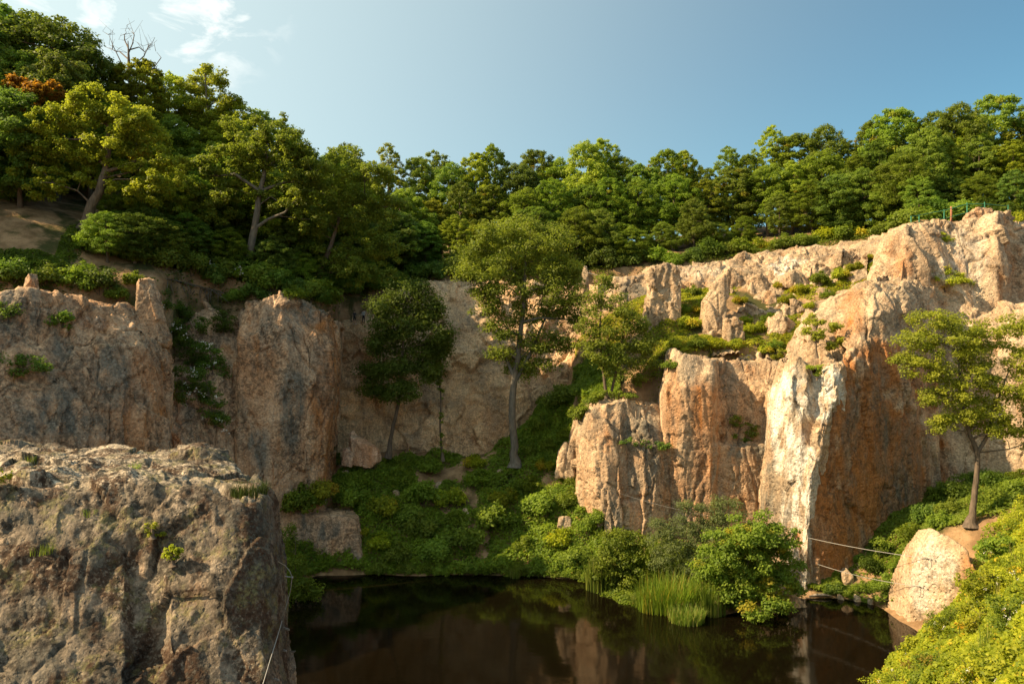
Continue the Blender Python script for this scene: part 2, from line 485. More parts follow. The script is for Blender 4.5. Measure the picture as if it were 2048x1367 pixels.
UP = [(-900, 60, 30), (-300, 60, 28), (0, 62, 27.2), (110, 65, 27.5), (200, 68, 28.2), (330, 72, 28.6), (0, 75, 36.2), (80, 72, 33), (170, 76, 34.4), (330, 77, 31.5), (495, 84, 31), (420, 81, 30), (625, 88, 28), (560, 81, 28.4),
      (680, 94, 28.5), (730, 95, 26.9), (0, 95, 46), (200, 98, 44), (400, 100, 40), (600, 104, 35), (0, 130, 57), (300, 130, 51), (600, 130, 41), (860, 103, 31.7), (860, 112, 34.5), (860, 130, 38),
      (1150, 106, 33.0), (1150, 130, 39), (1300, 103.5, 33.4), (1500, 103, 35), (1700, 100, 36.3), (1780, 98, 37), (1840, 90, 38), (1900, 90, 37.6), (1970, 89, 37.3), (2048, 91, 37), (1900, 102, 40), (2048, 130, 46),
      (1500, 130, 43), (-900, 130, 64), (2900, 100, 42), (2900, 130, 48), (-900, 300, 70), (0, 300, 62), (1000, 300, 46), (2048, 300, 54), (2900, 300, 58)]
TER = [(1200, 81, 17.4), (1240, 82, 17.8), (1330, 80, 20.8), (1430, 80.5, 20.9), (1560, 80, 21.0), (1660, 80, 22.3), (1330, 88, 25), (1430, 87, 25), (1500, 88, 25.4), (1600, 88, 27.2), (1380, 95, 29.3), (1500, 96, 30),
       (1600, 95, 30.6), (1700, 91, 31.4), (1250, 95, 27.5), (1200, 95, 25), (1740, 92, 33), (1130, 90, 16)]
F_LOW, F_UP, F_TER = rbf_fit(LOW), rbf_fit(UP), rbf_fit(TER)
# distance of the upper rim and of the terrace edge along each line of sight
RIM = [(-900, 60), (-250, 60), (0, 62.5), (180, 65.5), (300, 68.5), (345, 73), (400, 78), (470, 79.5), (560, 79.5), (650, 82), (685, 92), (740, 97), (830, 101), (930, 103), (1150, 105), (1300, 103),
       (1500, 102.5), (1700, 99.5), (1775, 97), (1800, 88.5), (1960, 88.5), (2100, 89), (2900, 90)]
TEDGE = [(1100, 200), (1140, 94), (1165, 82), (1240, 79.5), (1330, 81), (1350, 79.5), (1430, 80.5), (1545, 80.8), (1600, 77), (1690, 78), (1760, 84), (1800, 200)]


def ground_h(x, y):
    x = np.asarray(x, float); y = np.asarray(y, float)
    D = np.maximum(y, 1.0)
    px = 1024 + x / D * FPX
    lo, up, te = rbf_eval(F_LOW, x, y), rbf_eval(F_UP, x, y), rbf_eval(F_TER, x, y)
    wt_ = sstep(0, 1.6, D - interp(px, TEDGE)) * sstep(1120, 1160, px) * (1 - sstep(1760, 1800, px))
    wu = sstep(0, 2.2, D - interp(px, RIM))
    p = np.stack([x, y, np.zeros_like(x)], -1)
    n = fbm(p * 0.22, 4, 3) * 0.45 + fbm(p * 0.9, 3, 9) * 0.12
    lo = lo + n * np.clip((lo + 0.2) / 1.5, 0, 1)
    z = lo * (1 - wt_) + (te + n) * wt_
    z = z * (1 - wu) + (up + n) * wu
    # the bluff the photographer stands on
    k = 1 - sstep(3.5, 9.0, np.hypot(np.maximum(np.abs(x) - 3.0, 0) * 0.7, np.maximum(y, 0)))
    k = np.where(y < 9, k, 0)
    return z * (1 - k) + 21.3 * k


def gh(px, D):
    x = (px - 1024) / FPX * D
    return np.array([x, D, float(ground_h(np.array([x]), np.array([D]))[0])])


xs = np.concatenate([np.linspace(-1500, -150, 14)[:-1], np.linspace(-150, -75, 40)[:-1], np.arange(-75, 85, 0.9), np.linspace(85, 170, 40), np.linspace(170, 1500, 14)[1:]])
ys = np.concatenate([np.linspace(-400, -20, 9)[:-1], np.arange(-20, 115, 0.9), np.linspace(115, 200, 45), np.linspace(200, 2500, 18)[1:]])
gx, gy = np.meshgrid(xs, ys)
gz = ground_h(gx.ravel(), gy.ravel()).reshape(gx.shape)
far = sstep(200, 420, np.hypot(gx, gy - 60))
gz = gz * (1 - far) + 48 * far
gv = np.stack([gx, gy, gz], -1).reshape(-1, 3)
nx = len(xs); ny = len(ys)
ii = (np.arange(ny - 1)[:, None] * nx + np.arange(nx - 1)[None]).ravel()
gq = np.stack([ii, ii + 1, ii + nx + 1, ii + nx], 1)
tag(link('ground', mesh_np('ground', gv, gq, None, [M_SOIL])), 'brown soil slopes and hillside around the quarry lake', kind='structure')

# water
wx = np.linspace(-120, 70, 2); wy = np.array([-15.0, 84.0])
wm = mesh_np('water', np.array([(-90, 8, 0), (60, 8, 0), (60, 84, 0), (-90, 84, 0)], float), [(0, 1, 2, 3)], None, [M_WATER], smooth=False)
tag(link('water', wm), 'still dark brown quarry lake mirroring the cliffs', kind='structure')


# ------------------------------------------------------------------ rock
def facets(p, b, seed, tilt=0.75, off=0.75):
    """flat faces meeting at angular breaks"""
    f1, f2, rid, dv = worley(p / b, seed)
    d = (rid - 0.5) * off + (dv[:, 0] * np.sin(rid * 91.7) + dv[:, 1] * np.sin(rid * 53.1) + dv[:, 2] * np.sin(rid * 27.7) * 0.6) * tilt
    return d, f2 - f1


def rock_disp(p, seed, amp=1.0, block=(3.2, 3.2, 9.0), fine=1.0, cracks=1.0, flute=1.0, ledge=0.0, facet=1.0, fs=1.0, prism=0.0):
    """quarried tuff: flat facets at several sizes, upright joints, shallow flutes, pitted skin"""
    p = np.asarray(p, float)
    w = np.stack([fbm(p * 0.16, 3, seed + 1), fbm(p * 0.16, 3, seed + 2), fbm(p * 0.16, 3, seed + 3)], 1)
    w2 = np.stack([fbm(p * 0.9, 2, seed + 4), fbm(p * 0.9, 2, seed + 14), fbm(p * 0.9, 2, seed + 24)], 1)
    b = np.array(block)
    ws = min(1.0, block[0] / 3.4)
    pw = p + w * 0.6 * ws + w2 * 0.10 * ws
    sh = pw.copy(); sh[:, 0] += 0.12 * pw[:, 2]
    d1, e1 = facets(sh, b, seed)
    d = d1 * amp * facet
    open_ = sstep(-0.1, 0.4, fbm(p * 0.22, 2, seed + 31))
    d = d - 0.35 * cracks * amp * (1 - sstep(0.0, 0.05, e1)) * open_
    # smaller breaks, everywhere a little, strongly in broken zones
    loc = 0.35 + 0.9 * sstep(0.0, 0.5, fbm(p * 0.13, 3, seed + 44))
    sk = pw + w2 * 0.1; sk[:, 2] += 0.35 * pw[:, 0]
    d2, e2 = facets(sk, b * np.array((0.36, 0.36, 0.26)), seed + 7, 0.55, 0.42)
    d = d + d2 * amp * loc * 0.75 * facet
    d3, e3 = facets(p + w2 * 0.06, np.array((0.62, 0.62, 0.85)) / fs, seed + 17, 0.5, 0.35)
    d = d + d3 * 0.17 * amp * fine * (0.35 + loc)
    if prism:
        # upright angular ribs
        pr = pw.copy(); pr[:, 2] += 6 * np.floor(fbm(p * 0.05, 1, seed + 88) * 2)
        d4, e4 = facets(pr, np.array((2.3, 2.3, 26.0)), seed + 23, 0.95, 0.55)
        d = d + d4 * prism * 0.75 * amp
        d5, e5 = facets(pw + 3.0, np.array((0.95, 0.95, 9.0)), seed + 27, 0.6, 0.35)
        d = d + d5 * prism * 0.32 * amp
    # upright joints
    jx = pw.copy(); jx[:, 2] *= 0.04
    f1, f2, rj, _ = worley(jx / np.array((2.1, 2.1, 1.0)), seed + 19)
    d = d - 0.45 * cracks * amp * (1 - sstep(0.0, 0.06, f2 - f1)) * sstep(-0.15, 0.2, fbm(p * np.array((0.3, 0.3, 0.1)), 2, seed + 33))
    pf = p * fs
    d = d + fbm(pf * 0.10, 3, seed + 5) * 0.45 * amp
    fl = fbm(pf * np.array((0.55, 0.55, 0.05)), 4, seed + 6)
    d = d + fl * 0.22 * amp * flute
    rough = 0.45 + 0.9 * sstep(-0.4, 0.6, fbm(pf * 0.2, 2, seed + 51))
    d = d + fbm(pf * np.array((1.3, 1.3, 1.0)), 4, seed + 8, gain=0.65) * 0.10 * amp * fine * rough
    q1, q2, qr, qd = worley(pf * 1.7, seed + 12)
    d = d - 0.11 * fine * amp * (1 - sstep(0.10, 0.34, q1)) * (qr > 0.6) * rough
    if ledge:
        # slabs broken off along the bedding
        lm = sstep(-0.25, 0.35, fbm(p * 0.11 + 5, 3, seed + 77))
        lp = pw.copy(); lp[:, 2] += 0.12 * pw[:, 0]
        d6, e6 = facets(lp, np.array((3.6, 3.6, 1.5)), seed + 29, 0.5, 0.9)
        d7, e7 = facets(lp + 9.0, np.array((1.5, 1.5, 0.7)), seed + 39, 0.4, 0.5)
        d = d + ledge * lm * (d6 * 0.75 + d7 * 0.45)
    return d.astype(np.float64)


def masks(p, blobs, seed):
    """orange / white / grey stains with a shape of their own, given where they lie on the rock"""
    m = np.zeros((len(p), 3), np.float32)
    if blobs:
        px, py = PX(p)
        wob = fbm(p * 0.35, 4, seed + 60) * 0.55
        for k, bx, by, rx, ry, s in blobs:
            d = np.sqrt(((px - bx) / rx) ** 2 + ((py - by) / ry) ** 2) + wob
            m[:, k] = np.maximum(m[:, k], s * (1 - sstep(0.65, 1.15, d)))
    return m


def rock_patch(name, cols, res, mat, seed, cap=(3.0, 1.2), blobs=None, warp=1.0, amp=1.0, soft=0.3, **kw):
    """cliff face laid over control columns, each (px, py, distance) from foot to rim, with a top that runs back into the hill"""
    C = np.array([[P(*c) for c in col] for col in cols])          # (ncol, nrow, 3)
    if cap:
        top = C[:, -1]
        back = np.stack([top[:, 0], top[:, 1], np.zeros(len(top))], 1); back /= np.linalg.norm(back, axis=1)[:, None]
        mid = top + back * cap[0] * 0.45 - np.array([0, 0, cap[1] * 0.12]); end = top + back * cap[0] - np.array([0, 0, cap[1]])
        C = np.concatenate([C, mid[:, None], end[:, None]], 1)
    nc, nr = C.shape[:2]
    lu = np.linalg.norm(np.diff(C, axis=0), axis=2).max(1); lv = np.linalg.norm(np.diff(C, axis=1), axis=2).max(0)
    cu = np.concatenate([[0], np.cumsum(lu)]); cv = np.concatenate([[0], np.cumsum(lv)])
    nu = max(8, int(cu[-1] / res)); nv = max(8, int(cv[-1] / res))
    U, V = np.meshgrid(np.linspace(0, cu[-1], nu), np.linspace(0, cv[-1], nv), indexing='ij')
    # let creases wander instead of running ruler-straight
    q = np.stack([U, V, np.full_like(U, seed * 3.1)], -1)
    Uw = np.clip(U + warp * (fbm(q * np.array((0.3, 0.16, 1)), 4, seed + 71) * 0.7) * sstep(0, 2, U) * sstep(0, 2, cu[-1] - U), 0, cu[-1] - 1e-6)
    Vw = np.clip(V + warp * (fbm(q * 0.3, 4, seed + 72) * 0.55) * sstep(0, 2, V) * sstep(0, 1.0, cv[-1] - V), 0, cv[-1] - 1e-6)
    iu = np.clip(np.searchsorted(cu, Uw, 'right') - 1, 0, nc - 2); iv = np.clip(np.searchsorted(cv, Vw, 'right') - 1, 0, nr - 2)
    a = ((Uw - cu[iu]) / lu[iu])[..., None]; b = ((Vw - cv[iv]) / lv[iv])[..., None]
    X = (C[iu, iv] * (1 - a) + C[iu + 1, iv] * a) * (1 - b) + (C[iu, iv + 1] * (1 - a) + C[iu + 1, iv + 1] * a) * b
    # rounded normals for the displacement
    S = X.copy()
    for _ in range(max(2, int(0.5 / res))):
        S[1:-1] = (S[:-2] + S[1:-1] * 2 + S[2:]) / 4
        S[:, 1:-1] = (S[:, :-2] + S[:, 1:-1] * 2 + S[:, 2:]) / 4
    X = X * (1 - soft) + S * soft
    n = np.cross(np.gradient(S, axis=0), np.gradient(S, axis=1)); n /= np.linalg.norm(n, axis=2)[..., None] + 1e-9
    n *= np.where((n * (S - np.array([0, 0, CAM_H + 30.0]))).sum(2) > 0, -1, 1)[..., None]
    d = rock_disp(X.reshape(-1, 3), seed, amp, **kw).reshape(nu, nv)
    X = X + n * d[..., None]
    v = X.reshape(-1, 3)
    k = (np.arange(nu - 1)[:, None] * nv + np.arange(nv - 1)[None]).ravel()
    quads = np.stack([k, k + nv, k + nv + 1, k + 1], 1)
    me = mesh_np(name, v, quads, None, [mat], {'mask': masks(v, blobs, seed)})
    return me


def rock_hull(name, pts, res, mat, seed, amp=0.4, blobs=None, **kw):
    """free-standing stone: convex hull of points, evenly remeshed and weathered; returns mesh in coordinates local to its foot"""
    bm = bmesh.new()
    for grp in (pts if isinstance(pts[0], list) else [pts]):
        b2 = bmesh.new()
        for q in grp: b2.verts.new(q)
        r = bmesh.ops.convex_hull(b2, input=b2.verts)
        bmesh.ops.delete(b2, geom=[g for g in r['geom_interior'] if isinstance(g, bmesh.types.BMVert)], context='VERTS')
        tm = bpy.data.meshes.new('t'); b2.to_mesh(tm); b2.free(); bm.from_mesh(tm); bpy.data.meshes.remove(tm)
    bmesh.ops.recalc_face_normals(bm, faces=bm.faces)
    tm = bpy.data.meshes.new('t'); bm.to_mesh(tm); bm.free()
    to = bpy.data.objects.new('t', tm); COL.objects.link(to)
    md = to.modifiers.new('r', 'REMESH'); md.mode = 'VOXEL'; md.voxel_size = res
    ms = to.modifiers.new('s', 'SMOOTH'); ms.iterations = 2
    dg = bpy.context.evaluated_depsgraph_get()
    ev = to.evaluated_get(dg); em = ev.to_mesh()
    nvt = len(em.vertices); co = np.empty(nvt * 3, np.float32); em.vertices.foreach_get('co', co); co = co.reshape(-1, 3).astype(float)
    no = np.empty(nvt * 3, np.float32); em.vertices.foreach_get('normal', no); no = no.reshape(-1, 3).astype(float)
    lt = np.empty(len(em.polygons), np.int32); em.polygons.foreach_get('loop_total', lt)
    li = np.empty(len(em.loops), np.int32); em.loops.foreach_get('vertex_index', li)
    ls = np.empty(len(em.polygons), np.int32); em.polygons.foreach_get('loop_start', ls)
    q = li[ls[lt == 4][:, None] + np.arange(4)] if (lt == 4).any() else None
    t = li[ls[lt == 3][:, None] + np.arange(3)] if (lt == 3).any() else None
    ev.to_mesh_clear(); bpy.data.objects.remove(to); bpy.data.meshes.remove(tm)
    co = co + no * rock_disp(co, seed, amp, **kw)[:, None]
    org = np.array([co[:, 0].mean(), co[:, 1].mean(), co[:, 2].min()])
    me = mesh_np(name, co - org, q, t, [mat], {'mask': masks(co, blobs, seed)})
    return me, org


def hull_thing(name, label, cat, *a, group=None, **kw):
    me, org = rock_hull(name, *a, **kw)
    return tag(link(name, me, None, org), label, cat, group)


def cliff(name, label, *a, **kw):
    return tag(link(name, rock_patch(name, *a, **kw)), label, kind='structure')


def col(px, *yd):
    """column of control points; each (py, D) or (px, py, D)"""
    return [(q if len(q) == 3 else (px,) + tuple(q)) for q in yd]


cliff('cliff_left', 'weathered grey and tan rock wall below the wooded hill', [
    col(-330, (1460, 44), (900, 45), (740, 46), (560, 49)),
    col(-150, (1410, 49), (900, 49.5), (750, 51), (570, 54)),
    col(-20, (1350, 53), (880, 53.8), (760, 55), (590, 58)),
    col(60, (1340, 54), (875, 54.6), (755, 56.8), (575, 58.8)),
    col(120, (1320, 55.6), (870, 56.2), (770, 57.6), (592, 60.4)),
    col(180, (1305, 57.2), (880, 57.8), (690, 59.6), (600, 62.4)),
    col(250, (1290, 59.2), (880, 59.7), (690, 61), (610, 64.4)),
    col(300, (1280, 60.8), (880, 61.3), (700, 62.6), (640, 66)),
    col(328, (1270, 62), (880, 62.5), (760, 63.5), (325, 665, 66.5)),
    col(336, (1265, 65), (900, 66), (345, 780, 67), (335, 680, 70)),
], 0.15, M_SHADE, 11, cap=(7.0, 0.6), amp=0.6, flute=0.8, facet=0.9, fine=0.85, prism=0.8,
    blobs=[(2, 90, 830, 110, 60, 0.9), (2, 40, 640, 60, 70, 0.8), (0, 290, 790, 50, 130, 0.5), (2, 220, 740, 50, 80, 0.6), (2, 130, 740, 45, 90, 0.6), (0, 190, 640, 60, 40, 0.4), (1, 190, 645, 40, 22, 0.3), (0, 200, 850, 80, 40, 0.3)])

cliff('gully', 'earthy gully between the two weathered rock walls', [
    col(325, (1200, 66), (900, 68), (760, 72), (600, 79)),
    col(365, (1180, 67), (900, 68.5), (760, 72.5), (600, 80)),
    col(400, (1150, 68.5), (900, 70), (750, 74), (600, 80.5)),
    col(440, (1130, 70), (900, 71.5), (760, 74.5), (640, 79)),
    col(475, (1130, 73), (900, 74), (780, 75.5), (680, 78)),
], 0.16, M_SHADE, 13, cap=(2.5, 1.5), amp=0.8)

cliff('cliff_buttress', 'tall tan and pink rock buttress with rust-red right edge', [
    col(440, (1150, 78), (940, 78), (450, 780, 78), (462, 680, 79), (478, 640, 80)),
    col(458, (1150, 74.5), (940, 74.5), (465, 790, 75), (472, 680, 76), (485, 632, 77.5)),
    col(478, (1140, 73), (940, 73), (476, 780, 73.4), (476, 670, 74.3), (500, 612, 76)),
    col(520, (1120, 72.8), (930, 73), (520, 780, 73.5), (520, 670, 74.2), (528, 600, 76)),
    col(570, (1100, 73.6), (900, 74), (575, 760, 74.5), (572, 650, 75.3), (572, 584, 77.3)),
    col(602, (1090, 74.6), (900, 75), (606, 760, 75.4), (604, 660, 76), (602, 598, 78)),
    col(612, (1090, 74.3), (900, 74.6), (618, 760, 75.2), (622, 670, 76.3), (622, 612, 78.4)),
    col(648, (1080, 76.2), (645, 900, 76.4), (658, 760, 76.6), (662, 690, 77.2), (655, 625, 79)),
    col(662, (655, 1060, 78.5), (658, 900, 79), (668, 750, 79), (671, 690, 79.6), (668, 645, 81)),
    col(672, (670, 1000, 88), (672, 900, 89), (680, 750, 90), (684, 690, 90), (682, 650, 91)),
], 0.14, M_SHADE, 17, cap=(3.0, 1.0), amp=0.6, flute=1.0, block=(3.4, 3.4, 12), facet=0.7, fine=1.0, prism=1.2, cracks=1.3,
    blobs=[(0, 650, 800, 32, 190, 0.8), (0, 500, 720, 60, 60, 0.4), (0, 640, 640, 40, 50, 0.55), (2, 515, 900, 22, 50, 0.8), (2, 560, 660, 60, 50, 0.6), (2, 590, 800, 22, 90, 0.55), (2, 620, 620, 30, 25, 0.7)])

cliff('cliff_back', 'stepped tan rock wall at the back of the quarry', [
    col(655, (960, 89), (800, 90), (700, 91), (640, 93.5), (618, 96)),
    col(700, (960, 89.5), (800, 90), (700, 91.5), (645, 94), (634, 95.4)),
    col(738, (960, 90), (800, 90.8), (690, 92.3), (640, 95), (612, 97.5)),
    col(800, (955, 90.3), (800, 92), (700, 94), (630, 97), (580, 100)),
    col(870, (950, 91), (800, 92.5), (700, 95.3), (620, 98.5), (558, 101.5)),
    col(950, (950, 91), (790, 92.6), (700, 96), (610, 99.5), (560, 102.5)),
    col(1005, (950, 91), (785, 92.6), (695, 96.5), (610, 100), (566, 103)),
    col(1060, (940, 92), (780, 94), (690, 97), (610, 100.5), (568, 104)),
    col(1140, (900, 93.5), (740, 96), (680, 98.5), (610, 101.5), (570, 104.5)),
    col(1215, (850, 96), (720, 98), (660, 99.5), (610, 101.5), (572, 104)),
], 0.18, M_BACK, 23, cap=(3.5, 1.0), amp=0.72, ledge=0.75, fine=1.1, facet=1.15, cracks=0.35, flute=0.6, block=(3.4, 3.4, 5),
    blobs=[(2, 860, 790, 30, 50, 0.7), (0, 990, 850, 50, 70, 0.4), (2, 930, 640, 40, 25, 0.5), (0, 720, 700, 40, 60, 0.4)])

cliff('cliff_rim', 'low broken rock rim under the wood above the terrace', [
    col(1195, (690, 98), (610, 100), (566, 102.5)),
    col(1260, (680, 98), (600, 99.7), (556, 102.0)),
    col(1310, (650, 97.5), (575, 99.5), (534, 102.0)),
    col(1370, (640, 96.5), (570, 99), (530, 101.5)),
    col(1440, (620, 95.5), (555, 98), (522, 101.5)),
    col(1500, (600, 95), (545, 98), (506, 101.5)),
    col(1580, (585, 94.5), (535, 97), (497, 100.8)),
    col(1650, (570, 93.5), (525, 96), (490, 99.6)),
    col(1720, (560, 92), (518, 94.6), (482, 98.6)),
    col(1790, (540, 90), (500, 92), (468, 97)),
], 0.16, M_WARM, 29, cap=(2.5, 0.8), amp=0.75, block=(2.2, 2.2, 3.0), flute=0.4,
    blobs=[(1, 1580, 535, 45, 18, 0.8), (1, 1400, 545, 60, 16, 0.3), (2, 1270, 580, 50, 25, 0.7)])

cliff('cliff_prow', 'tan rock buttress beside the central bushes with trees on top', [
    col(1140, (1175, 1060, 86), (1135, 960, 87), (1140, 880, 87), (1170, 820, 88)),
    col(1150, (1190, 1100, 77.5), (1152, 985, 78.2), (1150, 890, 79), (1172, 822, 80.5)),
    col(1180, (1210, 1105, 75.2), (1180, 990, 75.8), (1172, 890, 77), (1185, 812, 79)),
    col(1215, (1225, 1105, 74), (1218, 1000, 74.5), (1208, 890, 75.6), (1212, 804, 77.6)),
    col(1244, (1250, 1100, 74.2), (1246, 1000, 74.5), (1244, 890, 75.8), (1246, 798, 77.8)),
    col(1262, (1262, 1100, 75.2), (1262, 1000, 75.4), (1258, 895, 76.8), (1258, 800, 78.4)),
    col(1290, (1290, 1100, 75), (1290, 1000, 75.2), (1290, 905, 75.8), (1290, 805, 78.4)),
    col(1336, (1336, 1100, 75.8), (1336, 1000, 75.9), (1336, 910, 76.6), (1334, 812, 79)),
    col(1350, (1350, 1100, 79), (1350, 1000, 79), (1347, 905, 79.5), (1344, 820, 81)),
], 0.135, M_WARM, 31, cap=(3.0, 0.8), amp=0.6, flute=1.0, block=(2.4, 2.4, 9), facet=0.8, prism=1.2, cracks=1.3,
    blobs=[(0, 1250, 960, 110, 150, 0.22), (2, 1290, 860, 50, 40, 0.8), (2, 1300, 950, 45, 40, 0.55), (2, 1235, 1020, 16, 60, 0.7), (0, 1340, 950, 20, 120, 0.5), (2, 1175, 850, 26, 30, 0.5)])

cliff('cliff_middle', 'smooth golden rock wall with a shallow alcove and orange stains', [
    col(1318, (1080, 80.5), (892, 80.5), (880, 80.5), (790, 80.5), (1338, 705, 81)),
    col(1332, (1080, 76.6), (892, 76.6), (1330, 880, 76.6), (1332, 780, 77), (1350, 698, 78.2)),
    col(1368, (1080, 75.4), (892, 75.6), (880, 75.6), (780, 76), (1368, 712, 77.6)),
    col(1422, (1080, 75.4), (892, 75.6), (880, 75.6), (780, 76.2), (1424, 722, 77.8)),
    col(1434, (1080, 76.2), (892, 76.6), (884, 78.0), (785, 78.8), (1438, 722, 80)),
    col(1490, (1080, 76.0), (892, 76.4), (884, 78.4), (785, 79.2), (1490, 724, 80.2)),
    col(1524, (1085, 75.8), (895, 76.4), (886, 78.0), (785, 78.6), (1528, 724, 79.8)),
    col(1545, (1090, 75.0), (900, 76.0), (890, 76.2), (785, 77.2), (1556, 724, 79)),
    col(1575, (1090, 77), (900, 78), (890, 78), (785, 79), (1580, 726, 80.5)),
], 0.14, M_WARM, 37, cap=(3.0, 0.6), amp=0.5, flute=1.0, block=(4.2, 4.2, 11), cracks=1.0, prism=0.9, facet=0.8,
    blobs=[(0, 1440, 900, 130, 200, 0.32), (0, 1405, 880, 30, 150, 0.75), (0, 1345, 820, 22, 150, 0.5), (2, 1485, 900, 40, 22, 0.9), (0, 1400, 1000, 60, 60, 0.5), (0, 1470, 1010, 50, 60, 0.5), (2, 1430, 760, 60, 18, 0.4), (2, 1510, 960, 20, 30, 0.6)])

cliff('cliff_white_prow', 'pale whitish rock prow rising from the water', [
    col(1505, (1510, 1100, 77), (1518, 950, 77), (1538, 800, 78), (1560, 724, 79)),
    col(1530, (1518, 1150, 72.4), (1528, 950, 72.8), (1545, 800, 73.6), (1566, 722, 75)),
    col(1575, (1552, 1190, 70.2), (1566, 950, 70.8), (1578, 800, 71.4), (1594, 714, 73)),
    col(1600, (1576, 1210, 68.8), (1592, 950, 69.6), (1612, 800, 70.8), (1618, 722, 72.8)),
    col(1612, (1588, 1215, 68.2), (1606, 950, 69.2), (1634, 830, 71.0), (1632, 748, 73.4)),
    col(1622, (1596, 1215, 67.6), (1614, 950, 68.5), (1644, 820, 69.8), (1646, 738, 71.8)),
    col(1640, (1606, 1215, 67.1), (1624, 950, 68.2), (1670, 800, 69.8), (1686, 722, 72)),
    col(1660, (1622, 1210, 67.8), (1650, 950, 69.4), (1692, 800, 71.4), (1702, 716, 74)),
], 0.13, M_WARM, 41, cap=(3.5, 0.5), amp=0.5, flute=0.7, facet=0.9, block=(2.6, 2.6, 7), soft=0.15, prism=0.6,
    blobs=[(1, 1566, 830, 34, 110, 1.0), (1, 1606, 1000, 34, 220, 0.9), (1, 1650, 790, 36, 80, 1.0), (1, 1590, 1140, 40, 60, 0.6), (1, 1600, 800, 30, 80, 0.6), (2, 1555, 980, 36, 140, 0.65), (2, 1625, 760, 20, 40, 0.6), (0, 1598, 1085, 14, 30, 0.8), (2, 1590, 780, 14, 60, 0.5)])

cliff('cliff_orange', 'broad rust-orange rock face at the head of the cove', [
    col(1600, (1606, 1225, 67.6), (1622, 950, 68.9), (1664, 800, 70.6), (1686, 715, 73), (1690, 680, 76.5), (1692, 640, 79)),
    col(1650, (1650, 1200, 68.2), (1665, 950, 69.7), (1694, 800, 71.3), (1708, 710, 73), (1712, 640, 75.5), (1718, 590, 78)),
    col(1720, (1712, 1150, 70.2), (1722, 950, 71.3), (1736, 800, 72.5), (1742, 700, 73.6), (1746, 620, 75), (1750, 566, 78)),
    col(1790, (1780, 1090, 72.6), (1790, 950, 73.5), (1800, 800, 74.6), (1808, 700, 75.6), (1812, 620, 76.7), (1818, 562, 79)),
    col(1850, (1845, 1050, 75.2), (1850, 950, 75.9), (1856, 800, 77), (1862, 700, 78), (1866, 630, 79.3), (1872, 575, 81.6)),
    col(1872, (1870, 1030, 79), (1876, 950, 79.4), (1884, 800, 80), (1890, 700, 80.8), (1894, 645, 81.4), (1900, 600, 83)),
    col(1960, (1960, 1010, 77.6), (1960, 950, 78), (1962, 800, 78.8), (1966, 720, 79.4), (1970, 650, 81), (1980, 605, 82.6)),
    col(2100, (2100, 1020, 74.2), (2100, 950, 74.6), (2100, 800, 75.4), (2100, 720, 76.2), (2100, 650, 77.6), (2100, 610, 79.4)),
    col(2350, (2350, 1040, 68), (2350, 950, 68.4), (2350, 800, 69), (2350, 720, 69.6), (2350, 650, 71), (2350, 610, 73)),
], 0.175, M_WARM, 43, cap=(6.5, 0.6), amp=0.6, flute=1.0, block=(3.6, 3.6, 12), prism=0.8, facet=0.85,
    blobs=[(0, 1720, 930, 160, 270, 1.0), (0, 1640, 1060, 40, 130, 0.7), (2, 1700, 900, 16, 130, 0.6), (2, 1760, 860, 18, 140, 0.5), (2, 1830, 900, 40, 100, 0.6), (0, 1690, 640, 50, 70, 0.55), (0, 1930, 760, 60, 100, 0.35), (2, 1800, 620, 60, 60, 0.35)])

cliff('cliff_ridge', 'sunlit tan rock ridge climbing above the pale prow', [
    col(1550, (1552, 735, 81), (1566, 700, 82.5), (1584, 684, 85)),
    col(1580, (1578, 735, 78.8), (1592, 660, 80.6), (1604, 636, 83)),
    col(1620, (1620, 735, 77.6), (1624, 640, 79.4), (1632, 605, 82)),
    col(1680, (1684, 740, 76.4), (1684, 640, 78), (1690, 580, 81)),
    col(1730, (1732, 700, 75.6), (1734, 620, 77), (1742, 556, 80)),
    col(1775, (1775, 700, 79), (1776, 610, 80), (1778, 545, 83)),
], 0.14, M_WARM, 47, cap=(4.0, 1.0), amp=0.6, block=(2.8, 2.8, 6), blobs=[(0, 1700, 640, 30, 60, 0.5)])

cliff('cliff_summit', 'bright sunlit rock summit below the green railing', [
    col(1725, (1725, 620, 83), (1738, 545, 86), (1758, 492, 90)),
    col(1765, (1765, 630, 80.8), (1775, 530, 83.5), (1785, 466, 87)),
    col(1800, (1800, 630, 80.2), (1806, 530, 82), (1812, 448, 85.2)),
    col(1850, (1850, 640, 80.8), (1852, 530, 82.8), (1856, 446, 86)),
    col(1900, (1900, 650, 82.6), (1902, 530, 84.4), (1904, 447, 87.2)),
    col(1950, (1950, 660, 82.6), (1952, 530, 84), (1956, 434, 86.6)),
    col(1990, (1990, 660, 82), (1992, 530, 83), (1998, 418, 85.6)),
    col(2012, (2012, 660, 82.2), (2012, 530, 83.4), (2014, 424, 86.4)),
    col(2024, (2024, 660, 84.5), (2024, 530, 85.6), (2026, 446, 88)),
    col(2110, (2110, 660, 83.5), (2110, 530, 84.6), (2110, 450, 88)),
    col(2350, (2350, 660, 82), (2350, 530, 83), (2350, 450, 87)),
], 0.15, M_WARM, 53, cap=(3.2, 0.4), amp=0.72, block=(2.6, 2.6, 6), flute=0.9,
    blobs=[(1, 1940, 520, 60, 70, 0.35), (0, 2000, 560, 12, 80, 0.6), (0, 1800, 520, 30, 60, 0.35)])

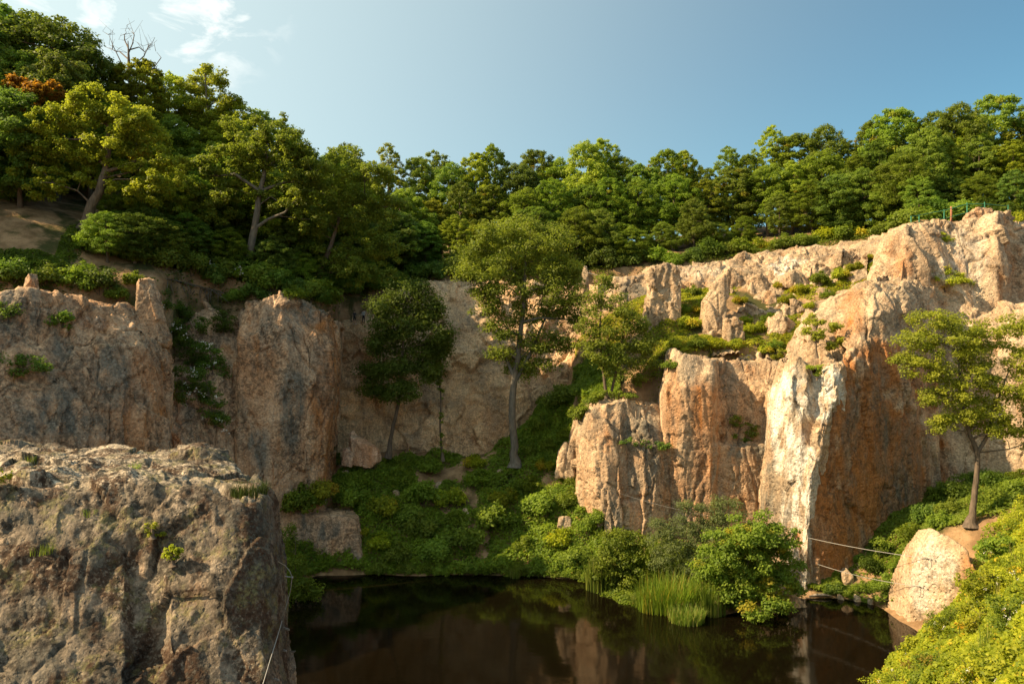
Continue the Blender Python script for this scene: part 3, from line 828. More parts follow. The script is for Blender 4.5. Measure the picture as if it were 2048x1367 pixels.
cliff('rock_slope', 'broken rock slope showing through the terrace grass', [
    col(1385, (706, 83.0), (646, 89.0), (598, 94.5), (572, 98.0)),
    col(1440, (718, 81.7), (656, 87.5), (596, 94.5), (562, 98.5)),
    col(1500, (718, 81.7), (651, 88.0), (588, 94.5), (551, 98.0)),
    col(1560, (718, 81.3), (636, 88.0), (578, 94.0), (542, 97.0)),
    col(1620, (698, 82.1), (618, 88.0), (568, 93.0), (534, 95.5)),
    col(1680, (678, 82.5), (596, 87.5), (551, 92.0), (524, 94.0)),
    col(1735, (646, 83.5), (581, 87.0), (536, 91.5), (512, 92.5)),
], 0.17, M_WARM, 57, cap=(1.5, 1.0), amp=1.0, block=(2.6, 2.6, 2.6), facet=1.25, flute=0.3, soft=0.1)

# near block on the left of the view
blk = rock_patch('rock_block', [
    col(-330, (-330, 1560, 13.5), (1250, 16), (985, 18), (935, 21.5), (885, 25.5), (1100, 28.5)),
    col(-150, (-150, 1560, 14.2), (1250, 16.8), (985, 18.8), (930, 22.2), (884, 26.5), (1100, 29)),
    col(0, (0, 1560, 14.8), (1250, 17.3), (978, 19.3), (928, 22.5), (878, 27), (1100, 29.5)),
    col(80, (80, 1560, 15), (1250, 17.4), (975, 19.5), (80, 930, 22.2), (75, 896, 26.6), (75, 1100, 29)),
    col(160, (165, 1560, 15.3), (1250, 17.6), (982, 19.7), (150, 936, 22.4), (138, 904, 25.8), (135, 1100, 28.5)),
    col(250, (255, 1560, 15.6), (1250, 17.9), (962, 20.2), (235, 925, 23), (218, 894, 26.6), (215, 1100, 29)),
    col(275, (285, 1560, 16.0), (272, 1250, 18.25), (270, 966, 20.2), (255, 930, 22.9), (238, 895, 26.4), (235, 1100, 29)),
    col(318, (322, 1560, 16.1), (312, 1250, 18.2), (292, 966, 20.25), (280, 934, 22.9), (265, 898, 26.2), (262, 1100, 29)),
    col(330, (340, 1560, 15.9), (1250, 18.0), (975, 20.3), (310, 938, 22.8), (290, 902, 26), (288, 1100, 29)),
    col(430, (445, 1560, 16.3), (435, 1250, 18.2), (425, 984, 20.5), (405, 945, 22.8), (382, 893, 25.6), (380, 1100, 28.5)),
    col(510, (550, 1560, 16.8), (524, 1250, 18.6), (512, 1000, 20.8), (475, 962, 22.6), (446, 922, 25), (446, 1100, 28)),
    col(540, (580, 1560, 17.6), (552, 1250, 19.4), (530, 1000, 21.2), (508, 976, 22.8), (476, 948, 24.8), (470, 1100, 27.5)),
    col(580, (596, 1560, 21), (580, 1300, 22.5), (560, 1080, 23.4), (545, 1030, 24.2), (520, 1005, 25.4), (500, 1120, 27.5)),
    col(585, (580, 1560, 27), (560, 1300, 28), (545, 1100, 28.5), (540, 1060, 29), (520, 1040, 29.4), (500, 1140, 30)),
], 0.07, M_BLOCK, 61, cap=None, amp=0.34, block=(1.7, 1.7, 3.0), fine=1.0, flute=1.3, warp=0.3, facet=0.9, fs=2.2, cracks=0.35, soft=0.08,
    blobs=[(1, 130, 932, 280, 46, 1.0), (1, 330, 940, 160, 26, 0.8), (1, 480, 985, 60, 24, 0.8), (2, 540, 1150, 40, 200, 0.6), (0, 110, 972, 40, 10, 0.5), (1, 350, 990, 14, 50, 0.4)])
blk_o = link('rock_block', blk)
foot = rock_patch('rock_block_foot', [
    col(-330, (-330, 3300, 13.4), (-330, 1540, 13.6)), col(-150, (-150, 3200, 14), (-150, 1540, 14.3)), col(80, (85, 3100, 14.6), (80, 1540, 15.1)), col(255, (262, 3000, 15.2), (255, 1540, 15.7)),
    col(445, (460, 2950, 15.8), (445, 1540, 16.4)), col(550, (570, 2900, 16.2), (550, 1540, 16.9)), col(580, (600, 2850, 17), (580, 1540, 17.7)), col(596, (610, 2500, 20.5), (596, 1540, 21.1)), col(580, (590, 2200, 26.5), (580, 1540, 27.1))],
    0.22, M_BLOCK, 62, cap=None, amp=0.3, block=(1.8, 1.8, 3.6))
link('foot', foot, blk_o)
tag(blk_o, 'big lichen-covered rock block filling the lower corner beside the lake', 'rock')

# ------------------------------------------------------------------ where a line of sight meets the rock or soil
from mathutils.bvhtree import BVHTree
bpy.context.view_layer.update()
_dg = bpy.context.evaluated_depsgraph_get()
_bvh = [BVHTree.FromObject(o, _dg) for o in scene.objects if o.type == 'MESH' and o.name != 'water']


def hit(px, py, back=0.0):
    d = Vector(((px - 1024) / FPX, 1.0, -(py - 683.5) / FPX)).normalized()
    best = None
    for t in _bvh:
        r = t.ray_cast(Vector((0, 0, CAM_H)), d)
        if r[0] is not None and (best is None or r[3] < best[3]): best = r
    if best is None: return P(px, py, 90)
    return np.array(best[0] + d * back)


def drop(x, y):
    best = -99
    for t in _bvh:
        r = t.ray_cast(Vector((x, y, 120)), Vector((0, 0, -1)))
        if r[0] is not None: best = max(best, r[0].z)
    return best

# ------------------------------------------------------------------ foliage
L_FOREST = leaf_mat('leaves_forest', (0.085, 0.140, 0.018), (0.225, 0.295, 0.034), (0.34, 0.27, 0.03))
L_LIGHT = leaf_mat('leaves_light', (0.12, 0.170, 0.018), (0.33, 0.37, 0.034), (0.42, 0.34, 0.03))
L_DARK = leaf_mat('leaves_dark', (0.062, 0.112, 0.020), (0.160, 0.235, 0.034))
L_AUTUMN = leaf_mat('leaves_turning', (0.26, 0.18, 0.016), (0.52, 0.30, 0.03))
L_WILLOW = leaf_mat('leaves_willow', (0.095, 0.140, 0.050), (0.23, 0.285, 0.10))
L_COVER = leaf_mat('leaves_cover', (0.075, 0.135, 0.016), (0.235, 0.315, 0.032), (0.26, 0.21, 0.03), jitter=0.35)
L_BANK = leaf_mat('leaves_bank', (0.09, 0.145, 0.013), (0.43, 0.45, 0.030), (0.56, 0.40, 0.03), jitter=0.4)
L_GRASS = leaf_mat('grass_blades', (0.07, 0.13, 0.02), (0.21, 0.28, 0.045), (0.36, 0.33, 0.10), jitter=0.3)
L_PETAL = leaf_mat('petals', (0.62, 0.58, 0.52), (0.75, 0.72, 0.68), jitter=0.1, trans=0.3)


H_LIGHT = leaf_mat('leaves_light_crown', (0.12, 0.170, 0.018), (0.33, 0.38, 0.034), (0.42, 0.34, 0.03), jitter=0.06)
H_FOREST = leaf_mat('leaves_green_crown', (0.085, 0.138, 0.018), (0.225, 0.29, 0.034), (0.34, 0.27, 0.03), jitter=0.06)
SUNV = np.array(sun_dir)


def unit(v): return v / (np.linalg.norm(v, axis=-1, keepdims=True) + 1e-9)


def leaf_geo(c, n, size, rg, aspect=0.62):
    """pointed leaves folded along the midrib"""
    N = len(c)
    t = unit(np.cross(n, rg.normal(size=(N, 3))))
    b = np.cross(n, t)
    s = size[:, None]
    fold = n * s * 0.12
    v = np.stack([c - t * s * 0.5, c + b * s * aspect * 0.5 + fold - t * s * 0.05, c + t * s * 0.5 - fold * 0.6, c - b * s * aspect * 0.5 + fold - t * s * 0.05], 1)
    return v.reshape(-1, 3)


def leaves_mesh(name, c, n, size, mat, rg, clump=None, accent=None, aspect=0.62):
    N = len(c)
    v = leaf_geo(c, n, size, rg, aspect)
    q = np.arange(N * 4).reshape(N, 4)
    lc = np.zeros((N, 3), np.float32)
    lc[:, 0] = rg.random(N); lc[:, 1] = rg.random(N) if clump is None else clump
    if accent is not None: lc[:, 2] = accent
    return mesh_np(name, v, q, None, [mat], {'lc': np.repeat(lc, 4, 0)}, smooth=False)


def clump_leaves(cc, cr, per, leaf, rg, flat=0.62, up=0.6):
    """leaves on the outside of flattened sprays"""
    K = len(cc)
    n = np.maximum(6, (per * (cr / cr.mean()) ** 2).astype(int))
    idx = np.repeat(np.arange(K), n)
    d = unit(rg.normal(size=(len(idx), 3)))
    r = cr[idx] * (0.2 + 0.75 * rg.random(len(idx)) ** 0.6 + 0.55 * rg.random(len(idx)) ** 3)
    off = d * r[:, None]; off[:, 2] *= flat
    pos = cc[idx] + off
    nr = unit(d * 0.55 + np.array([0, 0, up * 0.7]) + SUNV * 0.35 + rg.normal(size=d.shape) * 0.42)
    sz = leaf * (0.65 + 0.7 * rg.random(len(idx)))
    return pos, nr, sz, idx


def branchy(trunk, cc, cr, rg, r0, nmain=10):
    """limbs from the trunk to the sprays, thinner ones joining thicker ones"""
    mb = MB()
    tp = np.array([t[:3] for t in trunk]); tr = np.array([t[3] for t in trunk])
    # smooth trunk
    k = np.linspace(0, len(tp) - 1, len(tp) * 3)
    tps = np.stack([np.interp(k, np.arange(len(tp)), tp[:, i]) for i in range(3)], 1); trs = np.interp(k, np.arange(len(tp)), tr)
    tps[1:-1] += rg.normal(size=(len(tps) - 2, 3)) * trs[1:-1, None] * 0.12
    trs[0] *= 1.9; trs[1] *= 1.25
    mb.tube(tps, trs, 8)
    H = tp[-1, 2] - tp[0, 2]
    nodes = [(tps[i], trs[i]) for i in range(len(tps)) if tps[i, 2] > tp[0, 2] + 0.25 * H]
    order = np.argsort(-cr * (0.7 + 0.6 * rg.random(len(cr))))
    for j, i in enumerate(order[:nmain * 5]):
        c = cc[i]
        best = None; bd = 1e9
        for (p, r) in nodes:
            dd = np.linalg.norm(c - p) + max(0, p[2] - c[2] + 0.2) * 2.5
            if dd < bd: bd = dd; best = (p, r)
        p, r = best
        L = np.linalg.norm(c - p)
        if L < 0.25: continue
        rs = min(r * 0.75, max(0.018, r0 * (0.42 if j < nmain else 0.18)))
        m1 = p + (c - p) * 0.4 + np.array([0, 0, 0.10 * L]) + rg.normal(size=3) * 0.06 * L
        m2 = p + (c - p) * 0.75 + np.array([0, 0, 0.08 * L]) + rg.normal(size=3) * 0.05 * L
        pl = [p, m1, m2, c]; rr = [rs, rs * 0.75, rs * 0.5, rs * 0.22]
        mb.tube(pl, rr, 5, cap=False)
        for q_ in (1, 2): nodes.append((np.array(pl[q_]), rr[q_]))
    return mb


def proto_tree(name, H, W, base, leaf, per, nclump, mat, seed, bark=None, shape='round', airy=1.0, accent=0.0):
    rg = np.random.default_rng(seed)
    z0 = base * H
    ch = H - z0
    cc = []; cr = []
    tries = 0
    lob = rg.random((7, 2)) * 2 * np.pi
    while len(cc) < nclump and tries < 9000:
        tries += 1
        u = rg.random() ** 0.9; a = rg.random() * 2 * np.pi
        if shape == 'round': env = (np.sin(np.pi * min(1, 0.12 + 0.88 * u) ** 0.85) ** 0.62)
        elif shape == 'cone': env = (1 - u ** 2.2) ** 0.75 * min(1, 0.45 + u * 2.2)
        else: env = min(1, 0.55 + u) * (1 - u ** 3.5) ** 0.5
        lb = 1 + 0.22 * np.sin(2 * a + lob[0, 0] + 3 * u) + 0.16 * np.sin(3 * a + lob[1, 0] - 4 * u)
        rr = W / 2 * env * lb * (0.25 + 0.75 * rg.random() ** 0.5)
        c = np.array([rr * math.cos(a), rr * math.sin(a), z0 + u * ch * 0.97])
        r = W * 0.078 * (0.6 + 0.8 * rg.random()) * (1.1 - 0.4 * u)
        if all(np.linalg.norm((c - d) * np.array([1, 1, 1.3])) > 0.62 * (r + s) * airy for d, s in zip(cc, cr)):
            cc.append(c); cr.append(r)
    cc = np.array(cc); cr = np.array(cr)
    pos, nr, sz, idx = clump_leaves(cc, cr, per, leaf, rg)
    ck = rg.random(len(cc))
    ac = ((rg.random(len(cc)) < accent) * rg.random(len(cc)))[idx] if accent else None
    crown = leaves_mesh(name + '_crown', pos, nr, sz, mat, rg, clump=ck[idx], accent=ac)
    lean = rg.normal(size=2) * 0.05 * H
    tr = [(0, 0, -0.8, 0.020 * H + 0.03)] + [(lean[0] * f * f, lean[1] * f * f, f * H * 0.86, (0.0185 * H + 0.02) * (1 - f) ** 0.8 + 0.02) for f in (0.12, 0.3, 0.5, 0.72, 1.0)]
    trunk = branchy(tr, cc, cr, rg, 0.0185 * H).mesh(name + '_trunk', bark or M_BARK)
    return crown, trunk, H


def put_tree(kind, name, loc, scale, rz, label, cat='tree', group=None, wid=1.0):
    crown, trunk, H = kind
    o = thing(name, loc, label, cat, group)
    o.rotation_euler = (0, 0, rz); o.scale = (scale * wid, scale * wid, scale)
    link('crown', crown, o); link('trunk', trunk, o)
    return o


def hero_tree(name, label, base, trunk, blobs, leaf, per, mat, seed, bark=None, group=None, cl=1.0, depth=0.8, nmain=12, cat='tree', extra=None, accent=0.0, spray=None, parts=('crown', 'trunk'), aspect=0.62):
    """one tree with its own trunk line and crown lobes; all given as (px, py) at the tree's own distance"""
    rg = np.random.default_rng(seed)
    D = base[2]
    b = P(*base)
    k = D / FPX
    tl = [((x - base[0]) * k, dy, (base[1] - y) * k, r) for (x, y, dy, r) in trunk]
    cc = []; cr = []
    for (x, y, rx, ry) in blobs:
        c0 = np.array([(x - base[0]) * k, rg.normal() * 0.35 * rx * k * depth, (base[1] - y) * k])
        a, bb = rx * k, ry * k
        n = max(5, int(cl * (a * a * bb) ** 0.6 * 5.2))
        for _ in range(n):
            d = unit(rg.normal(size=3)) * (0.35 + 0.65 * rg.random() ** 0.5)
            cc.append(c0 + d * np.array([a, a * depth, bb])); cr.append((spray or 0.26 * min(a, bb) + 0.25) * (0.6 + 0.6 * rg.random()))
    cc = np.array(cc); cr = np.array(cr)
    pos, nr, sz, idx = clump_leaves(cc, cr, per, leaf, rg)
    ck = rg.random(len(cc))
    ac = ((rg.random(len(cc)) < accent) * rg.random(len(cc)))[idx] if accent else None
    o = thing(name, b, label, cat, group)
    link(parts[0], leaves_mesh(name + '_' + parts[0], pos, nr, sz, mat, rg, clump=ck[idx], accent=ac, aspect=aspect), o)
    mb = branchy(tl, cc, cr, rg, max(t[3] for t in tl), nmain)
    for e in (extra or []):
        mb.tube([((x - base[0]) * k, dy, (base[1] - y) * k) for (x, y, dy, r) in e], [r for (_, _, _, r) in e], 6)
    link(parts[1], mb.mesh(name + '_' + parts[1], bark or M_BARK), o)
    return o


def bush_geo(W, H, leaf, n, mat, seed, name, aspect=0.62, up=0.6, dome=True, accent=0.0, stems=5, nclump=None):
    rg = np.random.default_rng(seed)
    K = nclump or 26
    a = rg.random(K) * 2 * np.pi; r = np.sqrt(rg.random(K)) * W / 2 * 0.8
    zt = H * (1 - (r / (W / 2)) ** 2 * 0.75)
    cc = np.stack([r * np.cos(a), r * np.sin(a), zt * (0.35 + 0.55 * rg.random(K))], 1)
    cr = (0.14 * W + 0.06 * H) * (0.6 + 0.8 * rg.random(K))
    pos, nr, sz, idx = clump_leaves(cc, cr, n / K, leaf, rg, flat=0.75, up=up)
    ck = rg.random(K)
    ac = ((rg.random(K) < accent) * rg.random(K))[idx] if accent else None
    fol = leaves_mesh(name + '_foliage', pos, nr, sz, mat, rg, clump=ck[idx], accent=ac, aspect=aspect)
    mb = MB()
    for j in range(stems):
        c = cc[j]
        mb.tube([(c[0] * 0.1, c[1] * 0.1, -0.3), (c[0] * 0.45, c[1] * 0.45, c[2] * 0.6), tuple(c)], [0.035, 0.025, 0.01], 5)
    return fol, mb.mesh(name + '_stems', M_BARK)


def put_bush(kind, name, loc, scale, rz, label, group=None, cat='bush'):
    o = thing(name, loc, label, cat, group)
    o.rotation_euler = (0, 0, rz); o.scale = (scale, scale, scale)
    link('foliage', kind[0], o); link('stem', kind[1], o)
    return o


def blades_geo(n, spread, H, width, seed, name, mat, bend=0.45, accent=0.1, sy=None):
    rg = np.random.default_rng(seed)
    a = rg.random(n) * 2 * np.pi; r = np.sqrt(rg.random(n)) * spread
    b = np.stack([r * np.cos(a), r * np.sin(a) * (sy or 1), np.full(n, -0.15)], 1)
    h = H * (0.55 + 0.5 * rg.random(n)); az = rg.random(n) * 2 * np.pi
    dirv = np.stack([np.cos(az), np.sin(az), np.zeros(n)], 1) * 0.8 + unit(b * np.array([1, 1, 0])) * 0.5
    side = unit(np.cross(dirv, np.array([0, 0, 1.0]))); bd = bend * (0.3 + rg.random(n))
    vs_ = []
    for i, t in enumerate((0, 0.35, 0.7, 1.0)):
        c = b + np.array([0, 0, 1.0]) * (h * t * (1 - 0.25 * bd * t))[:, None] + dirv * (h * bd * t ** 2.2 * 0.55)[:, None]
        w = width * (1, 0.9, 0.6, 0.06)[i]
        vs_ += [c - side * w / 2, c + side * w / 2]
    v = np.stack(vs_, 1)
    k = np.arange(n)[:, None] * 8
    q = np.concatenate([k + np.array([0, 1, 3, 2]), k + np.array([2, 3, 5, 4]), k + np.array([4, 5, 7, 6])])
    lc = np.stack([rg.random(n), rg.random(n), (rg.random(n) < accent) * 1.0], 1).astype(np.float32)
    return mesh_np(name, v.reshape(-1, 3), q, None, [mat], {'lc': np.repeat(lc, 8, 0)}, smooth=False)


def cover(name, label, region, n, leaf, mat, seed, hmax=0.8, thresh=-0.1, accent=0.0, patch=0.22, surf=None):
    """low plants over uneven ground; region(rg, n) gives (px, D) pairs"""
    rg = np.random.default_rng(seed)
    px, D = region(rg, n)
    x = (px - 1024) / FPX * D; y = D + rg.normal(size=n) * 0.05
    nn = fbm(np.stack([x, y, np.zeros(n)], 1) * patch, 4, seed + 5)
    m = nn + rg.normal(size=n) * 0.10 > thresh
    x, y, nn = x[m], y[m], nn[m]
    z = ground_h(x, y)
    mound = hmax * (0.25 + 0.75 * np.clip(fbm(np.stack([x, y, np.full(len(x), 3.0)], 1) * 0.55, 3, seed + 8) * 0.9 + 0.45, 0, 1.3)) * sstep(thresh - 0.05, thresh + 0.4, nn)
    z = z + mound * (0.25 + 0.75 * rg.random(len(x)) ** 0.5) + 0.03
    nr = unit(np.array([0, -0.15, 0.6]) + SUNV * 0.35 + rg.normal(size=(len(x), 3)) * 0.45)
    ck = np.clip(fbm(np.stack([x, y, z], 1) * 0.8, 3, seed + 9) * 0.6 + 0.5, 0, 1)
    ac = (rg.random(len(x)) < accent) * rg.random(len(x)) if accent else None
    me = leaves_mesh(name, np.stack([x, y, z], 1), nr, leaf * (0.6 + 0.8 * rg.random(len(x))), mat, rg, clump=ck, accent=ac)
    return tag(link(name, me), label, kind='stuff')


def rect(px0, px1, d0, d1):
    return lambda rg, n: (px0 + (px1 - px0) * rg.random(n), d0 + (d1 - d0) * rg.random(n))


def band(pts):
    """pts: (px, Dnear, Dfar)"""
    a = np.array(pts, float)
    def f(rg, n):
        px = a[0, 0] + (a[-1, 0] - a[0, 0]) * rg.random(n)
        lo = np.interp(px, a[:, 0], a[:, 1]); hi = np.interp(px, a[:, 0], a[:, 2])
        return px, lo + (hi - lo) * rg.random(n)
    return f


# ---- tree kinds for the wood
KINDS = [proto_tree('oak', 14, 9.0, 0.20, 0.26, 131, 210, L_FOREST, 101),
         proto_tree('oak', 13, 9.5, 0.16, 0.26, 131, 210, L_FOREST, 102, airy=1.1),
         proto_tree('oak', 15, 8, 0.22, 0.26, 125, 200, L_FOREST, 103, accent=0.04, shape='tall'),
         proto_tree('ash', 15, 7, 0.18, 0.25, 112, 200, L_LIGHT, 104, airy=1.15, shape='tall'),
         proto_tree('ash', 13, 8.5, 0.14, 0.25, 118, 200, L_LIGHT, 105, airy=1.05),
         proto_tree('elm', 14, 8.5, 0.16, 0.26, 131, 210, L_DARK, 106),
         proto_tree('elm', 12, 9.0, 0.10, 0.26, 131, 210, L_DARK, 107, shape='tall'),
         proto_tree('maple', 9, 7.5, 0.15, 0.26, 112, 150, L_AUTUMN, 108),
         proto_tree('ash', 14, 6.0, 0.25, 0.24, 75, 150, L_LIGHT, 109, airy=1.35, bark=M_BARK_PALE),
         proto_tree('oak', 14, 7.5, 0.25, 0.26, 93, 160, L_FOREST, 110, airy=1.3)]
BUSH = [bush_geo(4.2, 3.2, 0.30, 2600, L_DARK, 201, 'bush_dark'),
        bush_geo(4.0, 2.8, 0.30, 2600, L_FOREST, 202, 'bush_green'),
        bush_geo(3.6, 2.4, 0.28, 2400, L_COVER, 203, 'bush_cover'),
        bush_geo(3.4, 2.0, 0.28, 2400, L_BANK, 204, 'bush_sunny', accent=0.1),
        bush_geo(3.2, 1.8, 0.24, 2400, L_COVER, 205, 'bush_low')]

SKY = [(-200, -60), (0, -10), (60, 5), (120, 30), (190, 95), (300, 125), (350, 150), (410, 118), (480, 190), (590, 262), (640, 300), (700, 288), (800, 318), (900, 310), (1000, 300), (1060, 315), (1130, 306), (1230, 300), (1330, 282),
       (1400, 290), (1500, 285), (1570, 256), (1640, 262), (1700, 238), (1850, 215), (2048, 210), (2300, 205)]
rt = random.Random(5)


def zone(px):
    return 0 if px < 690 else 1 if px < 1150 else 2 if px < 1560 else 3


ZN = ['on the hillside above the grey wall', 'in the wood above the stepped wall', 'in the wood above the grassy terrace', 'in the wood by the green railing']
ROWN = ['front-edge tree', 'mid-depth tree', 'skyline tree', 'rearmost tree']


def forest_tree(px, D, ytop, kind, row, rise=0):
    g = gh(px, D)
    ztop = CAM_H + (683.5 - ytop) / FPX * D
    H = ztop - g[2]
    k = KINDS[kind]
    H = min(max(H, 5.0), 21.0)
    s = H / k[2]
    w = min(1.6, max(0.9, 1.05 + 0.35 * (12 - H) / 8)) * rt.uniform(0.9, 1.2)
    col_ = {0: 'green', 1: 'green', 2: 'green', 3: 'yellow-green', 4: 'yellow-green', 5: 'dark green', 6: 'dark green', 7: 'orange-leaved', 8: 'thin pale', 9: 'thin green'}[kind]
    lab = '%s %s %s' % (col_, ROWN[row], ZN[zone(px)])
    put_tree(k, 'forest_tree', g, s, rt.uniform(0, 6.28), lab, 'tree', 'trees ' + ZN[zone(px)], w)


def pick(*w): return rt.choices(range(10), weights=w)[0]


# skyline row
px = 660
while px < 2140:
    D = interp(px, RIM) + rt.uniform(20, 26)
    forest_tree(px, D, interp(px, SKY) + rt.choice((-26, -12, 2, 16, 36)) + rt.uniform(-6, 8), pick(2, 2, 4, 4, 2, 1, 1, 0, 5, 5), 2)
    px += rt.uniform(28, 58)
px = 690
while px < 2140:
    D = interp(px, RIM) + rt.uniform(12, 16)
    forest_tree(px, D, interp(px, SKY) + rt.uniform(35, 85), pick(3, 3, 3, 2, 2, 2, 2, 0.25, 1, 2), 1)
    px += rt.uniform(45, 75)
px = 690
while px < 2140:
    D = interp(px, RIM) + rt.uniform(5, 8)
    if True:
        forest_tree(px, D + (3 if 1780 < px < 2010 else 0), interp(px, SKY) + rt.uniform(95, 165), pick(4, 4, 3, 2, 3, 1, 1, 0.3, 0.5, 1), 0)
    px += rt.uniform(45, 72)
# left hillside
for row, (d0, d1, y0, y1, st) in enumerate(((27, 31, -8, 22, 62), (20, 24, 50, 110, 70), (14, 17, 130, 200, 75))):
    px = -120
    while px < 690:
        D = interp(px, RIM) + rt.uniform(d0, d1) * (1.0 if px < 420 else 0.8)
        if row == 2 and (80 < px < 330): px += 60; continue
        forest_tree(px, D, interp(px, SKY) + rt.uniform(y0, y1), pick(3, 3, 3, 3, 2, 1, 1, 0, 1, 1) if px > 190 else pick(2, 2, 2, 0, 0, 3, 3, 0, 0, 1), 2 - row)
        px += rt.uniform(st * 0.75, st * 1.25)
for px, D, yt, kk in ((250, 80, 360, 1), (300, 82, 350, 0), (345, 84, 330, 4), (390, 86, 350, 1), (430, 87, 380, 6), (465, 90, 360, 0), (555, 90, 360, 1), (590, 92, 370, 6), (650, 97, 380, 5), (700, 101, 390, 6), (290, 77, 440, 6), (370, 82, 440, 6), (450, 85, 460, 5), (560, 87, 450, 6), (60, 84, 330, 5), (10, 83, 320, 6), (120, 86, 300, 0),
                      (790, 106, 420, 6), (850, 108, 440, 5), (320, 76, 470, 1), (400, 82.5, 480, 5), (455, 84, 490, 1), (540, 84, 500, 6), (590, 86, 510, 1), (660, 88.5, 520, 5), (215, 73, 470, 1), (270, 74, 480, 6), (720, 98.5, 500, 1)):
    forest_tree(px, D, yt, kk, 0)
# trees off to the sides and behind keep the wood going
for k_ in range(14):
    px = rt.uniform(-520, -150); D = rt.uniform(66, 100)
    g = gh(px, D)
    put_tree(KINDS[pick(2, 2, 2, 1, 1, 2, 2, 0, 0, 1)], 'forest_tree', g, rt.uniform(0.8, 1.05), rt.uniform(0, 6.28), 'tree of the hillside wood beyond the picture edge', 'tree', 'trees beyond the picture edge')
# shrubs closing the foot of the wood
px = 330
while px < 2140:
    D = interp(px, RIM) + rt.uniform(2.2, 4.5)
    if not (1775 < px < 2010 or 695 < px < 745):
        g = gh(px, D)
        hb = rt.randrange(2) if px < 1500 else rt.choice((1, 2, 3))
        lab = '%s bush under the trees %s' % (('dark', 'mid-green', 'leafy', 'bright green')[hb], ZN[zone(px)])
        put_bush(BUSH[hb], 'bush', g - (0, 0, 0.3), rt.uniform(0.75, 1.25), rt.uniform(0, 6.28), lab, lab)
    px += rt.uniform(24, 44)
for k_ in range(34):
    px = rt.uniform(330, 1250); D = interp(px, RIM) + rt.uniform(4.5, 13)
    lab = 'shaded undergrowth bush deep in the wood %s' % ('on the hillside' if px < 690 else 'behind the stepped wall' if px < 970 else 'behind the lone tree')
    put_bush(BUSH[rt.randrange(2)], 'bush', gh(px, D) - (0, 0, 0.3), rt.uniform(0.9, 1.5), rt.uniform(0, 6.28), lab, lab)

# ---- trees with a character of their own
hero_tree('oak_tree', 'broad yellow-green oak leaning over the earthy slope, sunlit crown', (172, 462, 76),
          [(166, 470, 0, 0.62), (176, 430, 0, 0.52), (196, 385, 0, 0.44), (208, 340, 0.3, 0.33), (215, 290, 0.4, 0.22), (212, 230, 0, 0.10)],
          [(90, 250, 62, 34), (170, 225, 65, 38), (255, 240, 60, 36), (130, 300, 70, 32), (230, 300, 70, 36), (60, 310, 40, 24), (300, 285, 45, 30), (115, 360, 36, 24), (175, 355, 40, 26), (285, 340, 50, 28), (200, 195, 45, 22), (340, 320, 40, 24), (100, 385, 40, 20), (245, 378, 50, 24), (300, 385, 45, 24), (50, 350, 36, 22), (60, 275, 40, 24), (330, 360, 40, 22)],
          0.28, 105, H_LIGHT, 301, cl=1.0, accent=0.03)
hero_tree('oak_tree', 'tall leaning tree with a long bent limb above the buttress', (494, 541, 84),
          [(490, 548, 0, 0.52), (500, 500, 0, 0.45), (512, 440, 0, 0.38), (518, 395, 0, 0.32), (528, 340, 0.3, 0.22), (535, 280, 0, 0.1)],
          [(540, 250, 48, 28), (500, 290, 50, 32), (580, 290, 45, 34), (450, 330, 60, 34), (540, 340, 60, 36), (610, 340, 45, 40), (480, 380, 50, 28), (400, 350, 45, 30), (575, 395, 50, 28), (630, 390, 34, 32), (440, 400, 40, 22), (470, 240, 30, 20), (430, 430, 40, 20), (610, 440, 40, 24), (550, 300, 50, 30), (400, 395, 36, 24)],
          0.28, 105, H_FOREST, 302, cl=0.95, extra=[[(512, 455, 0, 0.2), (540, 440, -0.6, 0.17), (575, 428, -1.0, 0.13), (600, 400, -1.0, 0.08)]], bark=M_BARK_PALE)
hero_tree('oak_tree', 'dark leafy tree slanting over the edge behind the buttress', (622, 602, 88),
          [(618, 610, 0, 0.42), (632, 565, 0, 0.36), (650, 520, 0, 0.3), (668, 470, 0, 0.22), (690, 400, 0, 0.12)],
          [(690, 330, 50, 32), (650, 370, 52, 36), (740, 365, 52, 38), (690, 420, 60, 38), (770, 420, 40, 40), (630, 440, 42, 34), (730, 480, 58, 36), (670, 510, 46, 28), (785, 490, 36, 34), (710, 545, 50, 26), (600, 480, 34, 28), (765, 545, 34, 22)],
          0.28, 105, H_FOREST, 303, cl=0.95)
hero_tree('ash_tree', 'slender dark tree with a drooping crown before the stepped wall', (778, 906, 86),
          [(776, 915, 0, 0.26), (784, 860, 0, 0.22), (798, 805, 0, 0.19), (802, 740, 0.2, 0.15), (808, 660, 0, 0.1), (815, 590, 0, 0.05)],
          [(815, 580, 42, 20), (780, 615, 42, 24), (850, 615, 42, 26), (800, 655, 56, 28), (870, 655, 36, 30), (770, 690, 40, 22), (845, 700, 52, 28), (785, 735, 44, 22), (745, 745, 30, 18), (860, 740, 36, 22), (800, 780, 46, 18), (755, 775, 28, 14), (880, 690, 24, 24)],
          0.26, 95, leaf_mat('leaves_dark_crown', (0.045, 0.085, 0.014), (0.13, 0.19, 0.026), jitter=0.05), 304, cl=1.9, depth=0.85, spray=1.1)
